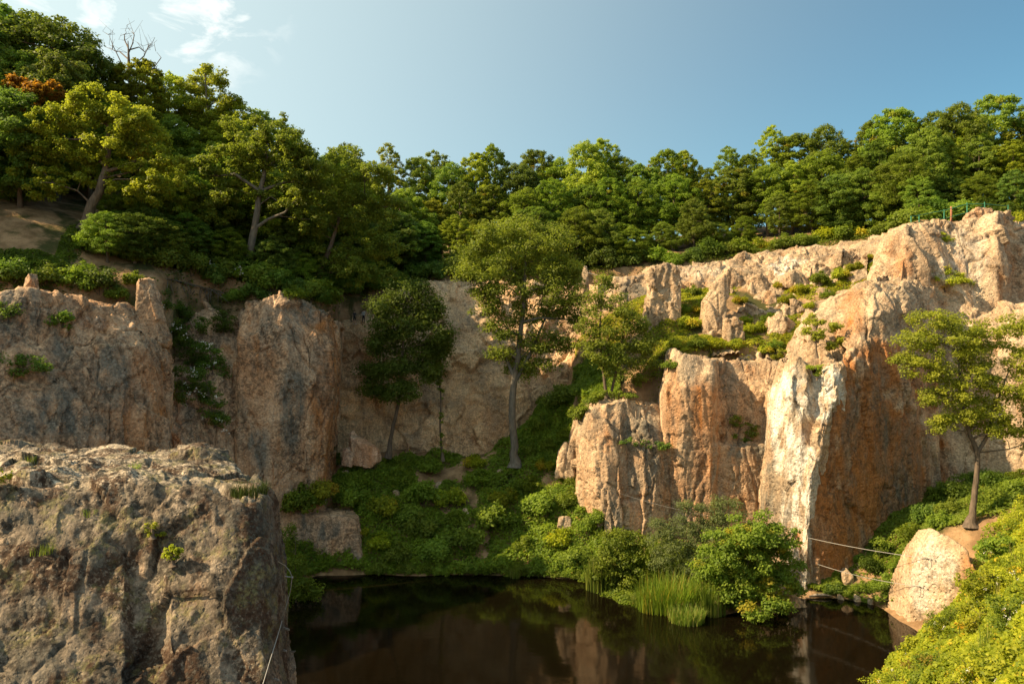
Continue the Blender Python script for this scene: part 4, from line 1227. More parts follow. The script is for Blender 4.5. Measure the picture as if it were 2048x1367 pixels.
hero_tree('broadleaf_tree', 'largest tree standing alone in mid-quarry on a thick grey trunk', (1030, 926, 85),
          [(1030, 935, 0, 0.5), (1028, 890, 0, 0.44), (1024, 820, 0, 0.40), (1028, 760, 0, 0.37), (1038, 690, 0.2, 0.30), (1048, 600, 0.2, 0.22), (1052, 500, 0, 0.08)],
          [(1050, 455, 56, 24), (985, 475, 46, 26), (1110, 480, 44, 28), (935, 510, 42, 26), (1030, 510, 60, 30), (1130, 530, 42, 30), (965, 545, 50, 28), (1075, 560, 60, 30), (920, 545, 28, 18), (1010, 590, 52, 28), (1120, 590, 46, 32), (970, 620, 34, 22), (1060, 625, 50, 28), (1130, 640, 34, 26), (1000, 660, 40, 24), (1080, 680, 46, 24), (1040, 730, 34, 20), (1000, 705, 30, 18), (1125, 690, 30, 20), (1090, 730, 26, 14), (1060, 750, 22, 10), (960, 580, 34, 24), (1150, 600, 22, 26), (1150, 560, 20, 22)],
          0.26, 92, H_FOREST, 305, cl=1.2, depth=0.75, nmain=16, spray=1.0, bark=M_BARK_PALE,
          extra=[[(1028, 755, 0, 0.20), (1008, 705, -0.4, 0.15), (990, 665, -0.6, 0.11), (968, 620, -0.8, 0.06)], [(1030, 765, 0, 0.20), (1062, 705, 0.4, 0.2), (1085, 650, 0.6, 0.13), (1110, 590, 0.8, 0.06)]])
hero_tree('young_tree', 'twin-stemmed young tree on the mossy edge of the tan buttress', (1216, 800, 80.5),
          [(1214, 806, 0, 0.20), (1210, 770, 0, 0.17), (1202, 715, 0, 0.14), (1200, 650, 0, 0.1), (1203, 590, 0, 0.04)],
          [(1205, 570, 28, 20), (1190, 610, 32, 26), (1240, 610, 34, 26), (1270, 640, 32, 24), (1180, 655, 30, 26), (1225, 655, 40, 26), (1285, 685, 30, 24), (1195, 700, 34, 24), (1255, 705, 42, 24), (1170, 690, 20, 18), (1295, 735, 28, 22), (1230, 740, 30, 14), (1270, 760, 24, 14)],
          0.24, 95, H_FOREST, 306, cl=1.1, spray=0.85, extra=[[(1218, 806, 0, 0.16), (1230, 755, 0.3, 0.13), (1243, 700, 0.4, 0.1), (1250, 640, 0.4, 0.05)]])
hero_tree('acacia_tree', 'forked tree with a wide airy crown on the bank behind the cable rock', (1944, 1046, 62),
          [(1942, 1054, 0, 0.36), (1946, 1010, 0, 0.25), (1954, 950, 0, 0.21), (1955, 905, 0, 0.21), (1938, 860, 0.1, 0.15), (1925, 790, 0.2, 0.1), (1915, 700, 0, 0.05)],
          [(1870, 640, 50, 20), (1930, 655, 46, 24), (1995, 660, 44, 24), (2045, 650, 40, 26), (1830, 680, 44, 22), (1895, 695, 52, 24), (1975, 710, 60, 28), (2050, 720, 50, 34), (1850, 735, 50, 24), (1930, 755, 56, 26), (2010, 775, 60, 28), (1880, 790, 48, 24), (1960, 815, 60, 24), (2060, 800, 40, 34), (1900, 840, 42, 18), (1985, 855, 44, 16), (2035, 850, 36, 22), (1815, 720, 30, 18), (1870, 850, 22, 12), (2060, 890, 30, 14)],
          0.19, 95, H_LIGHT, 307, cl=1.9, depth=0.85, nmain=16, spray=0.62, bark=M_BARK,
          extra=[[(1955, 905, 0, 0.19), (1972, 870, -0.2, 0.15), (1985, 810, -0.4, 0.1), (2010, 740, -0.5, 0.05)]])
hero_tree('sapling', 'small crooked sapling perched on top of the pale prow', (1634, 712, 76.5),
          [(1634, 716, 0, 0.12), (1632, 690, 0, 0.10), (1628, 668, 0, 0.08), (1640, 640, 0, 0.04)],
          [(1625, 640, 20, 10), (1650, 648, 20, 10), (1675, 655, 16, 9), (1640, 668, 24, 9), (1680, 680, 16, 9), (1665, 695, 18, 8), (1618, 660, 12, 8)],
          0.26, 60, H_LIGHT, 308, cl=1.6, spray=0.5)
hero_tree('ivy_sapling', 'thin ivy-clad dead stem in front of the stepped wall', (884, 918, 87),
          [(886, 922, 0, 0.13), (880, 860, 0, 0.11), (882, 800, 0, 0.10), (878, 745, 0, 0.07)],
          [(881, 850, 6, 30), (882, 790, 7, 24), (884, 885, 6, 18), (879, 755, 8, 14)], 0.2, 40, L_COVER, 309, cl=2.4, spray=0.25)
hero_tree('autumn_tree', 'orange and yellow turning tree at the shoulder of the wooded hill', (60, 345, 79.5),
          [(60, 360, 0, 0.3), (58, 300, 0, 0.22), (55, 240, 0, 0.12), (55, 190, 0, 0.05)],
          [(25, 175, 42, 22), (75, 190, 38, 22), (30, 215, 40, 20), (90, 215, 30, 18), (55, 245, 44, 20), (20, 255, 30, 18), (100, 180, 30, 16), (0, 190, 36, 22), (110, 240, 26, 16)], 0.36, 100, L_AUTUMN, 310, cl=1.3)
hero_tree('light_tree', 'airy pale-green tree rising highest on the sloping skyline', (418, 330, 100),
          [(418, 345, 0, 0.3), (416, 280, 0, 0.22), (413, 210, 0, 0.13), (410, 130, 0, 0.04)],
          [(405, 140, 20, 16), (380, 165, 24, 18), (445, 165, 22, 18), (412, 185, 30, 18), (370, 210, 26, 20), (460, 200, 24, 20), (420, 225, 40, 22), (385, 250, 34, 20), (465, 245, 26, 22), (430, 270, 44, 20)], 0.34, 70, H_LIGHT, 311, cl=1.0, spray=0.75, bark=M_BARK_PALE)

# ------------------------------------------------------------------ free-standing rocks
def prism(foot, top, D, depth, jit=0.25, seed=1, z0=0.6, skew=0.0):
    """hull points from a front outline: foot [(px, py)], top [(px, py)], thickness in metres"""
    rg = np.random.default_rng(seed)
    pts = []
    D0 = D; xm = sum(f[0] for f in foot) / len(foot)
    for (x, y) in foot:
        D = D0 + (x - xm) * skew
        for k in (0, 1):
            q = P(x, y, D); q[1] += k * depth + rg.normal() * jit; q[2] -= z0; pts.append(tuple(q))
    for (x, y) in top:
        D = D0 + (x - xm) * skew
        for k in (0.15, 0.85):
            q = P(x, y, D); q[1] += k * depth + rg.normal() * jit; pts.append(tuple(q))
    return pts


ROCKS = {}
M_PINK = rock_mat('tuff_fresh_pink', lo=(0.55, 0.33, 0.21), hi=(0.74, 0.50, 0.35), orange=0.3, grey=0.15, lichen=0.15, seed=3.3)


def pillar(name, label, foot, top, D, depth, seed, res=0.13, mat=None, amp=0.35, skew=0.0, group=None, **kw):
    return hull_thing(name, label, 'rock', prism(foot, top, D, depth, seed=seed, skew=skew), res, mat or M_WARM, seed, amp=amp, block=(1.5, 1.5, 4), group=group, **kw)


pillar('rock_pillar', 'tall flat-faced sunlit rock pillar standing on the terrace', [(1296, 655), (1350, 660), (1364, 650)], [(1300, 545), (1310, 530), (1345, 524), (1362, 540), (1366, 575)], 88, 3.2, 71, fine=1.3, flute=1.5)
pillar('rock_fin', 'slanting rock fin leaning up the terrace slope', [(1404, 668), (1440, 665), (1446, 655)], [(1412, 600), (1432, 570), (1455, 540), (1466, 530), (1462, 570)], 86, 2.6, 72)
pillar('rock_stub', 'short rock stub below the slanting fin', [(1452, 684), (1482, 686), (1490, 672)], [(1455, 640), (1470, 634), (1486, 645)], 83.5, 1.8, 73)
pillar('rock_stub', 'conical rock knob under the pale band of the rim', [(1490, 592), (1546, 596), (1552, 584)], [(1508, 556), (1524, 545), (1540, 556)], 94, 2.2, 74)
TO = [(1500, 625, 40, 26, 'wide outcrop beside the rock stub'), (1545, 600, 46, 24, 'outcrop in the middle of the terrace'), (1595, 560, 50, 28, 'outcrop under the pale rim band'), (1640, 540, 44, 24, 'outcrop under the rim near the ridge'), (1445, 585, 36, 24, 'outcrop right of the slanting fin'), (1690, 520, 40, 22, 'uppermost outcrop near the handrail cable'),
      (1565, 655, 50, 34, 'outcrop above the golden wall'), (1395, 575, 30, 20, 'outcrop between pillar and fin'), (1530, 575, 34, 18, 'outcrop beside the conical stub'), (1590, 625, 40, 26, 'outcrop at the foot of the ridge'), (1475, 560, 36, 18, 'outcrop above the rock stub'), (1350, 575, 26, 30, 'outcrop behind the tall pillar')]
for i, (x, y, w_, h_, lb) in enumerate(TO):
    D = float(hit(x, y)[1])
    pillar('outcrop', 'broken tan ' + lb, [(x - w_ * 0.6, y + 8), (x + w_ * 0.1, y + 11), (x + w_ * 0.6, y + 6)], [(x - w_ * 0.45, y - h_ * 0.35), (x - w_ * 0.1, y - h_ * 0.8), (x + w_ * 0.25, y - h_ * 0.6), (x + w_ * 0.55, y - h_ * 0.15)], D - 0.6, 2.6, 120 + i, res=0.15, amp=0.5, facet=1.4)
pillar('rock_post', 'narrow rock post at the rim where the upper cable starts', [(1164, 585), (1180, 585)], [(1165, 545), (1168, 531), (1175, 530), (1177, 545)], 101.5, 1.0, 75, res=0.08, amp=0.1)
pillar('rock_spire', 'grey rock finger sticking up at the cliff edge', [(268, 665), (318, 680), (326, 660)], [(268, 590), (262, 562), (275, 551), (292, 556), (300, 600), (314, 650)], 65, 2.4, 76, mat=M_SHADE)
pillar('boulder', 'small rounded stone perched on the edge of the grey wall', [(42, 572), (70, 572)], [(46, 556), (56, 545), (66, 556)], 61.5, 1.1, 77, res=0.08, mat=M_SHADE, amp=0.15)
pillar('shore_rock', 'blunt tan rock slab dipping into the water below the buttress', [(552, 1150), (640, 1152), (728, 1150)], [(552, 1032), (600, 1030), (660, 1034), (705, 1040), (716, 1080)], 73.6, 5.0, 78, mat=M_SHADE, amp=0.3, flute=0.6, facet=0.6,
       blobs=[(2, 665, 1060, 25, 20, 0.9), (2, 590, 1080, 40, 60, 0.6), (2, 700, 1110, 20, 40, 0.7)])
ROCKS['cable'] = pillar('cable_rock', 'pale sunlit boulder with the two cables bolted to it', [(1812, 1262), (1862, 1277), (1950, 1262)], [(1826, 1180), (1854, 1116), (1880, 1079), (1908, 1075), (1947, 1104), (1955, 1143)], 58.8, 4.0, 79, res=0.11, amp=0.22, skew=-0.026, flute=0.8, facet=0.5, fine=1.6,
       blobs=[(1, 1860, 1160, 60, 70, 0.6), (0, 1945, 1150, 20, 60, 0.6), (0, 1822, 1150, 14, 60, 0.7), (2, 1840, 1220, 30, 30, 0.5)])
pillar('boulder', 'pink fallen boulder at the foot of the stepped wall, larger one', [(704, 920), (742, 926), (756, 914)], [(698, 872), (712, 876), (738, 892), (754, 898)], 82.0, 1.8, 80, res=0.09, amp=0.25, blobs=[(0, 728, 900, 40, 40, 0.45)], mat=M_PINK)
pillar('boulder', 'smaller pink fallen boulder beside the larger one', [(682, 920), (704, 924)], [(683, 902), (694, 897), (706, 910)], 81.6, 1.2, 81, res=0.08, amp=0.18, mat=M_PINK)
pillar('boulder', 'reddish boulder topmost of the fallen stones', [(694, 895), (716, 898)], [(696, 868), (704, 862), (715, 878)], 83.6, 1.2, 82, res=0.08, amp=0.18, mat=M_PINK)
pillar('boulder', 'tan boulder among the cove plants behind the lower cable', [(1684, 1164), (1708, 1166)], [(1688, 1146), (1697, 1139), (1706, 1150)], 68, 1.0, 83, res=0.07, amp=0.1)
pillar('rock_slab', 'flat wedge of rock sloping into the lake below the prow', [(1556, 1226), (1618, 1228), (1622, 1220)], [(1560, 1195), (1578, 1180), (1600, 1198), (1616, 1216)], 64.2, 2.2, 84, res=0.08, amp=0.15)
pillar('boulder', 'low rock knob beside the big tree ramp', [(1112, 945), (1150, 950)], [(1118, 905), (1132, 886), (1150, 900)], 80.5, 1.8, 85, amp=0.25)
pillar('rock_crest', 'dark brown crag on the summit in front of the railing', [(1932, 452), (1975, 448), (2012, 440)], [(1940, 430), (1955, 416), (1985, 414), (2006, 424)], 86.8, 1.8, 86, res=0.1, mat=M_SHADE, amp=0.25)
pillar('rock_hump', 'dark humped stone on the back edge of the big block', [(318, 950), (400, 955), (455, 958)], [(330, 915), (360, 892), (385, 890), (420, 912), (448, 935)], 24.2, 1.3, 87, res=0.045, mat=M_BLOCK, amp=0.16, fs=2.6, fine=1.5)
for i, (x, y, s) in enumerate(((1770, 1190, 10), (1683, 1196, 7), (1715, 1198, 9), (1745, 1206, 7))):
    D = 34017 / (y + 3 - 683.5)
    pillar('shore_stone', ('stone at the cove waterline nearest the cable rock', 'leftmost stone at the cove waterline', 'second stone from the left at the cove waterline', 'third stone from the left at the cove waterline')[i],
           [(x - s, y + 3), (x + s, y + 3)], [(x - s * 0.6, y - 4), (x, y - 7), (x + s * 0.7, y - 3)], D, 0.7, 90 + i, res=0.06, amp=0.08)

# ------------------------------------------------------------------ ground cover
cover('slope_ground_cover', 'low leafy ground cover on the shaded slope above the lake', band([(560, 68, 78), (640, 73.0, 80), (720, 73.2, 86), (900, 72.7, 91), (1040, 72.5, 92), (1130, 71.8, 92), (1200, 70.2, 90), (1240, 69, 76)]), 110000, 0.28, L_COVER, 401, hmax=1.2, thresh=-0.42, accent=0.04)
cover('ramp_ground_cover', 'dense bramble cover on the ramp beside the big tree', band([(1040, 86, 91), (1090, 84, 92), (1150, 81, 93), (1240, 80, 90)]), 30000, 0.27, L_COVER, 402, hmax=1.1, thresh=-0.7)
cover('cove_ground_cover', 'green plants at the head of the cove', band([(1190, 66, 75), (1330, 63, 75), (1560, 64, 74), (1600, 68, 72), (1640, 67.2, 69), (1700, 66.2, 70), (1790, 63.5, 74), (1870, 64, 76), (1960, 62, 78), (2120, 60, 78)]), 64000, 0.27, L_COVER, 403, hmax=0.7, thresh=-0.5, accent=0.03)
cover('terrace_ground_cover', 'bright grass and herbs on the sunlit terrace', band([(1150, 81, 96), (1330, 81, 97), (1430, 81, 97), (1560, 81, 96), (1700, 81, 93), (1770, 87, 93)]), 75000, 0.25, L_BANK, 404, hmax=0.55, thresh=-0.22, accent=0.05)
cover('hill_ground_cover', 'low shaded plants on the hillside above the grey wall', band([(-150, 60.5, 66), (0, 63, 67.5), (110, 65, 70), (180, 66, 84), (330, 71, 86), (420, 79, 88), (560, 80, 90), (680, 85, 95)]), 52000, 0.29, L_DARK, 405, hmax=0.7, thresh=-0.05)
cover('rim_ground_cover', 'grass and seedlings along the rim under the wood', band([(690, 96, 102), (860, 103.2, 108), (1150, 105, 109), (1300, 103.4, 108), (1700, 100, 105), (1790, 89.5, 103), (2150, 90, 100)]), 40000, 0.27, L_FOREST, 406, hmax=0.7, thresh=-0.15)
cover('bank_ground_cover', 'lush sunlit yellow-green weeds on the near bank', band([(1735, 41, 47), (1800, 36, 52), (1880, 31, 57), (1960, 28, 60), (2060, 24, 62), (2200, 22, 62)]), 115000, 0.20, L_BANK, 407, hmax=1.35, thresh=-0.6, accent=0.06, patch=0.3)


# ------------------------------------------------------------------ bushes
def blob_bush(name, label, base, blobs, leaf, per, mat, seed, cl=1.3, spray=None, flowers=0, cat='bush', group=None, depth=0.8, loc=None, aspect=0.62, accent=0.0, fsize=0.2):
    D = base[2]
    x0, y0 = base[0], base[1]
    ym = min(b[1] for b in blobs); xm = sum(b[0] for b in blobs) / len(blobs)
    o = hero_tree(name, label, base, [(x0, y0 + 4, 0, 0.06), (x0 * 0.6 + xm * 0.4, y0 * 0.6 + ym * 0.4, 0, 0.045), (xm, ym, 0, 0.015)], blobs, leaf, per, mat, seed, cl=cl, spray=spray, depth=depth, cat=cat, group=group,
                  parts=('foliage', 'stem'), nmain=6, aspect=aspect, accent=accent)
    if flowers:
        rg = np.random.default_rng(seed + 1)
        k = D / FPX; c = []
        for _ in range(flowers):
            b = blobs[rg.integers(len(blobs))]
            c.append(((b[0] - x0 + rg.normal() * b[2] * 0.5) * k, -b[2] * k * depth * (0.75 + 0.25 * rg.random()), (y0 - b[1] + rg.normal() * b[3] * 0.5) * k))
        c = np.repeat(np.array(c), 7, 0) + rg.normal(size=(flowers * 7, 3)) * fsize * 0.7
        fm = leaves_mesh(name + '_flower', c, unit(rg.normal(size=c.shape) + np.array([0, -0.6, 0.8])), np.full(len(c), fsize), L_PETAL, rg, aspect=0.9)
        tag(link('flowers', fm, o), kind='stuff')
    return o


blob_bush('maple_bush', 'largest rounded olive bush overhanging the water by the pale prow', (1475, 1228, 63.0),
          [(1500, 1062, 50, 24), (1548, 1078, 40, 26), (1445, 1080, 46, 26), (1485, 1110, 66, 32), (1560, 1120, 38, 32), (1428, 1125, 40, 32), (1500, 1155, 62, 32), (1565, 1160, 26, 26), (1455, 1170, 42, 30), (1515, 1198, 56, 22), (1550, 1205, 30, 16), (1465, 1205, 34, 18), (1420, 1160, 26, 22), (1530, 1090, 50, 24), (1588, 1075, 10, 16), (1595, 1130, 14, 10), (1520, 1036, 12, 14), (1470, 1046, 14, 14), (1590, 1180, 12, 12), (1555, 1050, 14, 10)],
          0.24, 70, L_FOREST, 501, cl=2.6, spray=0.6, accent=0.1)
blob_bush('willow_bush', 'grey-green willow bush behind the reeds', (1400, 1195, 67),
          [(1345, 1050, 40, 24), (1400, 1040, 44, 26), (1455, 1025, 34, 26), (1370, 1085, 50, 28), (1425, 1080, 48, 28), (1340, 1120, 42, 28), (1400, 1130, 44, 28), (1440, 1000, 16, 16), (1370, 1015, 16, 14), (1320, 1085, 24, 22)],
          0.21, 70, L_WILLOW, 502, cl=2.4, spray=0.6, aspect=0.35)
blob_bush('shrub', 'round mid-green shrub at the waterside left of the willow', (1245, 1178, 68.6),
          [(1235, 1078, 30, 20), (1265, 1085, 30, 22), (1222, 1112, 34, 24), (1265, 1120, 36, 24), (1245, 1145, 46, 24), (1205, 1142, 24, 20), (1290, 1148, 24, 18)], 0.22, 70, L_COVER, 503, cl=2.4, spray=0.6)
blob_bush('shrub', 'tall leafy shrub column beside the big block at the lake edge', (592, 1212, 65.4),
          [(575, 1065, 14, 22), (580, 1095, 20, 24), (590, 1130, 24, 26), (598, 1165, 30, 22), (612, 1185, 28, 20), (590, 1195, 26, 18)], 0.2, 60, L_COVER, 504, cl=2.4, spray=0.55)
blob_bush('shrub', 'dense shrub overhanging the cove beside the cable rock', (1780, 1215, 63.6),
          [(1775, 1165, 18, 14), (1798, 1175, 16, 16), (1770, 1190, 24, 14), (1795, 1198, 20, 14)], 0.19, 60, L_FOREST, 505, cl=2.4, spray=0.45)
blob_bush('shrub', 'plants at the foot of the orange face behind the cables', (1800, 1100, 69),
          [(1770, 1085, 26, 12), (1810, 1070, 26, 14), (1790, 1110, 30, 12), (1840, 1095, 22, 14)], 0.19, 60, L_COVER, 506, cl=2.0, spray=0.5)
blob_bush('shrub', 'low shrub at the cliff foot behind the forked tree', (1900, 1010, 75),
          [(1885, 975, 26, 14), (1910, 965, 28, 16), (1890, 992, 36, 14), (1940, 985, 28, 14)], 0.19, 60, L_COVER, 507, cl=2.0, spray=0.5)

# bushes scattered on the shaded slope
SL = [(600, 1010, 72), (640, 985, 58), (690, 960, 46), (620, 1000, 40), (700, 1000, 60), (760, 1020, 60), (800, 960, 55), (850, 1000, 60), (840, 1060, 60), (900, 1000, 55), (960, 960, 56), (985, 1050, 66), (930, 1080, 60),
      (1010, 1000, 52), (1060, 970, 50), (1080, 1020, 55), (1140, 1000, 46), (1120, 1080, 50), (1050, 1090, 50), (870, 1110, 52), (800, 1110, 50), (760, 1085, 46), (1000, 1125, 46), (1150, 1120, 46), (860, 935, 46), (950, 925, 40),
      (1170, 1050, 36), (1195, 1035, 34), (800, 935, 36), (1090, 930, 36), (1150, 960, 34), (820, 1030, 40), (915, 1040, 40), (720, 1060, 30)]
for i, (x, y, w) in enumerate(SL):
    b = hit(x, y + 8)
    if b[1] > 93 or b[1] < 66: b = gh(x, min(91, max(74, b[1])))
    hb = (2, 3, 4, 1)[i % 4]
    s = w / FPX * b[1] / 2.9
    u_ = 'upper' if y < 965 else 'middle' if y < 1055 else 'lower'
    v_ = 'below the buttress' if x < 740 else 'in front of the stepped wall' if x < 1000 else 'below the big lone tree'
    lab = '%s bush on the %s shaded slope %s' % (('leafy', 'light green', 'low', 'mid-green')[i % 4], u_, v_)
    put_bush(BUSH[hb], 'bush', b - (0, 0, 0.15), s, i * 1.7, lab, 'bushes on the shaded slope: ' + lab)
# plants hanging over the far shore
for i, x in enumerate(range(742, 1200, 23)):
    D = 73.4 if x < 1060 else 73.4 - (x - 1060) / 140 * 2.6
    b = np.array([(x - 1024) / FPX * D, D + (i * 37 % 10) * 0.05, 0.0])
    lab = 'low leafy plant overhanging the far waterline %s' % ('under the stepped wall' if x < 980 else 'below the big lone tree')
    put_bush(BUSH[(4, 2)[i % 2]], 'shore_bush', b, 0.42 + (i * 29 % 10) * 0.025, i * 2.4, lab, 'plants along the far waterline: ' + lab)
# ramp
for i, (x, y, w) in enumerate(((1080, 850, 50), (1120, 800, 56), (1100, 890, 44), (1160, 830, 50), (1170, 780, 46), (1130, 870, 40), (1060, 900, 34), (1190, 800, 36), (1085, 800, 34))):
    b = hit(x, y + 6)
    put_bush(BUSH[(2, 1, 4)[i % 3]], 'bush', b - (0, 0, 0.2), w / FPX * b[1] / 3.4, i * 2.1, 'bramble bush on the ramp %s' % ('near its top' if y < 840 else 'near the trunk of the big tree'), 'bramble bushes on the ramp')
# terrace
TB = [(1380, 650, 46), (1350, 690, 40), (1395, 690, 44), (1430, 690, 40), (1400, 620, 38), (1385, 585, 34), (1470, 690, 36), (1510, 660, 44), (1540, 640, 34), (1480, 600, 30), (1530, 700, 34), (1550, 690, 30), (1575, 600, 34), (1600, 580, 36), (1640, 560, 40),
      (1680, 550, 38), (1710, 535, 34), (1655, 590, 30), (1490, 640, 28), (1560, 570, 26), (1340, 730, 30), (1555, 712, 26), (1620, 610, 26), (1370, 620, 30), (1745, 515, 26)]
for i, (x, y, w) in enumerate(TB):
    b = hit(x, y + 5)
    lab = 'sunlit green bush on the terrace %s' % ('beside the tall rock pillar' if x < 1440 else 'between the rock fin and the ridge' if x < 1590 else 'climbing beside the sunlit ridge')
    put_bush(BUSH[(3, 3, 2)[i % 3]], 'bush', b - (0, 0, 0.15), w / FPX * b[1] / 3.4, i * 1.3, lab, 'bushes on the terrace: ' + lab)
# hillside above the grey wall
HB = [(20, 560, 60), (100, 560, 60), (150, 570, 56), (200, 575, 54), (235, 590, 44), (190, 500, 60), (240, 480, 60), (170, 540, 40), (290, 520, 50), (430, 560, 46), (470, 550, 50), (540, 575, 50), (510, 590, 44), (590, 590, 40),
      (380, 520, 40), (350, 480, 50), (440, 500, 46), (560, 540, 50), (640, 600, 36), (270, 560, 40), (470, 595, 36)]
for i, (x, y, w) in enumerate(HB):
    b = hit(x, y + 6)
    if b[1] > 95: b = gh(x, 80)
    lab = 'dark shrub on the hillside edge %s' % ('above the grey wall' if x < 300 else 'around the gully and buttress top')
    put_bush(BUSH[(0, 2, 1)[i % 3]], 'bush', b - (0, 0, 0.2), w / FPX * b[1] / 3.1, i * 2.3, lab, 'hillside edge shrubs: ' + lab)


def on_rock(name, label, px, py, blobs, leaf, per, mat, seed, **kw):
    b = hit(px, py)
    return blob_bush(name, label, (px, py, float(b[1]) - 0.1), blobs, leaf, per, mat, seed, **kw)


on_rock('ledge_bush', 'lone bright green bush growing on the face of the grey wall', 125, 652, [(118, 632, 16, 10), (136, 636, 14, 10), (126, 645, 22, 8)], 0.19, 60, L_COVER, 511, cl=2.6, spray=0.45)
on_rock('ledge_bush', 'long dark bush on the ledge of the grey wall at the picture edge', 45, 745, [(15, 715, 22, 12), (50, 722, 28, 14), (85, 732, 18, 10), (30, 738, 30, 10)], 0.19, 60, L_DARK, 512, cl=2.4, spray=0.5)
on_rock('ledge_bush', 'small dark bush high on the grey wall at the picture edge', 15, 640, [(10, 615, 22, 12), (25, 628, 16, 10)], 0.19, 60, L_DARK, 513, cl=2.4, spray=0.45)
on_rock('flowering_bush', 'white-flowering bush tumbling down the gully, lowest one', 430, 850, [(400, 760, 24, 18), (415, 790, 28, 20), (430, 820, 28, 22), (445, 840, 20, 16), (375, 775, 16, 14), (390, 745, 16, 14)], 0.19, 60, L_DARK, 514, cl=2.4, spray=0.5, flowers=12)
on_rock('flowering_bush', 'white-flowering bush in the middle of the gully', 385, 735, [(360, 650, 18, 18), (372, 680, 22, 20), (385, 710, 24, 20), (345, 670, 14, 14), (400, 725, 16, 12)], 0.19, 60, L_DARK, 515, cl=2.4, spray=0.5, flowers=4)
on_rock('gully_bush', 'dark bush at the top of the gully beside the rock finger', 330, 640, [(318, 590, 16, 16), (330, 612, 18, 16), (322, 632, 14, 12)], 0.19, 60, L_DARK, 516, cl=2.4, spray=0.5, flowers=2)
on_rock('gully_bush', 'dark bush filling the gully above the flowering bushes', 360, 660, [(345, 610, 22, 16), (375, 620, 22, 16), (400, 650, 20, 16), (350, 640, 20, 16), (385, 680, 18, 14)], 0.2, 60, L_DARK, 526, cl=2.2, spray=0.5)
on_rock('flowering_bush', 'widest white-flowering bush spilling down the gully beside the buttress', 425, 745, [(410, 690, 20, 16), (425, 715, 22, 18), (440, 740, 18, 16), (405, 730, 20, 16), (420, 765, 20, 14)], 0.2, 60, L_DARK, 528, cl=2.2, spray=0.5, flowers=8)
on_rock('gully_bush', 'dark bush low in the gully against the grey wall', 365, 790, [(355, 770, 18, 14), (372, 795, 18, 14), (362, 740, 16, 14)], 0.2, 60, L_DARK, 527, cl=2.2, spray=0.5)
on_rock('gully_bush', 'dark round bush against the shoulder of the buttress', 447, 665, [(438, 632, 18, 12), (455, 642, 18, 14), (445, 655, 20, 10)], 0.19, 60, L_DARK, 517, cl=2.4, spray=0.5)
on_rock('flowering_bush', 'white-flowering bush under the leaning tree above the gully', 450, 555, [(430, 530, 20, 10), (460, 535, 22, 10), (480, 545, 16, 8)], 0.19, 60, L_DARK, 518, cl=2, spray=0.45, flowers=9)
on_rock('summit_bush', 'bright yellow-green bush in the hollow of the sunlit summit', 1890, 580, [(1850, 548, 22, 9), (1880, 542, 24, 12), (1905, 556, 28, 10), (1930, 562, 16, 8), (1880, 562, 36, 10), (1850, 540, 14, 8)], 0.2, 60, L_BANK, 519, cl=2.6, spray=0.45, accent=0.1)
on_rock('summit_bush', 'small grass-green bush high on the summit face under the railing', 1888, 478, [(1885, 470, 14, 6), (1893, 476, 10, 6)], 0.2, 50, L_BANK, 520, cl=2.4, spray=0.35)
on_rock('alcove_bush', 'green plants hanging in the alcove of the golden wall, upper ones', 1475, 868, [(1465, 838, 16, 8), (1482, 846, 14, 7), (1505, 852, 14, 9), (1500, 864, 14, 6)], 0.18, 50, L_COVER, 521, cl=2.4, spray=0.35)
on_rock('alcove_bush', 'small plant on the alcove sill of the golden wall', 1475, 882, [(1470, 870, 8, 8), (1490, 878, 9, 5)], 0.18, 50, L_COVER, 522, cl=2.4, spray=0.3)
on_rock('ledge_bush', 'dark ivy strip on the ledge of the tan buttress', 1300, 902, [(1250, 880, 16, 7), (1280, 885, 16, 7), (1310, 888, 18, 8), (1330, 894, 10, 7)], 0.18, 50, L_DARK, 523, cl=2.4, spray=0.35)
on_rock('ledge_bush', 'mossy grass skirt under the twin-stemmed tree', 1225, 800, [(1190, 792, 20, 7), (1225, 788, 26, 8), (1260, 792, 16, 6), (1175, 815, 12, 10)], 0.18, 60, L_COVER, 524, cl=2.4, spray=0.35)
blob_bush('ledge_bush', 'tuft of greenery in the notch of the pale prow', (1634, 756, 72.4), [(1630, 742, 10, 8), (1642, 734, 8, 6), (1622, 735, 7, 6)], 0.16, 40, L_LIGHT, 525, cl=3, spray=0.3)
# near block plants
on_rock('rock_plant', 'yellow-green seedling growing from the face of the big block', 346, 1128, [(340, 1095, 10, 8), (352, 1100, 10, 9), (345, 1112, 10, 9), (330, 1108, 6, 5)], 0.075, 26, L_BANK, 531, cl=8, spray=0.08)
on_rock('rock_plant', 'trailing green seedling just above the yellow-green one', 305, 1072, [(292, 1055, 10, 8), (308, 1048, 6, 10), (318, 1070, 10, 5), (300, 1066, 9, 6)], 0.06, 22, L_BANK, 532, cl=7, spray=0.07)
on_rock('rock_plant', 'leafy yellow-green bush cut by the picture edge on the big block', -8, 972, [(-10, 935, 16, 18), (4, 955, 14, 12), (-20, 955, 16, 14)], 0.07, 26, L_BANK, 533, cl=7, spray=0.12)

# ------------------------------------------------------------------ grass and reeds
def tuft(name, label, px, py, n, spread, H, width, seed, mat=None, D=None, group=None, sy=None, accent=0.12, bend=0.45):
    b = hit(px, py) if D is None else np.append(P(px, py, D)[:2], 0.0)
    me = blades_geo(n, spread, H, width, seed, name, mat or L_GRASS, sy=sy, accent=accent, bend=bend)
    return tag(link(name, me, None, b), label, 'grass', group)


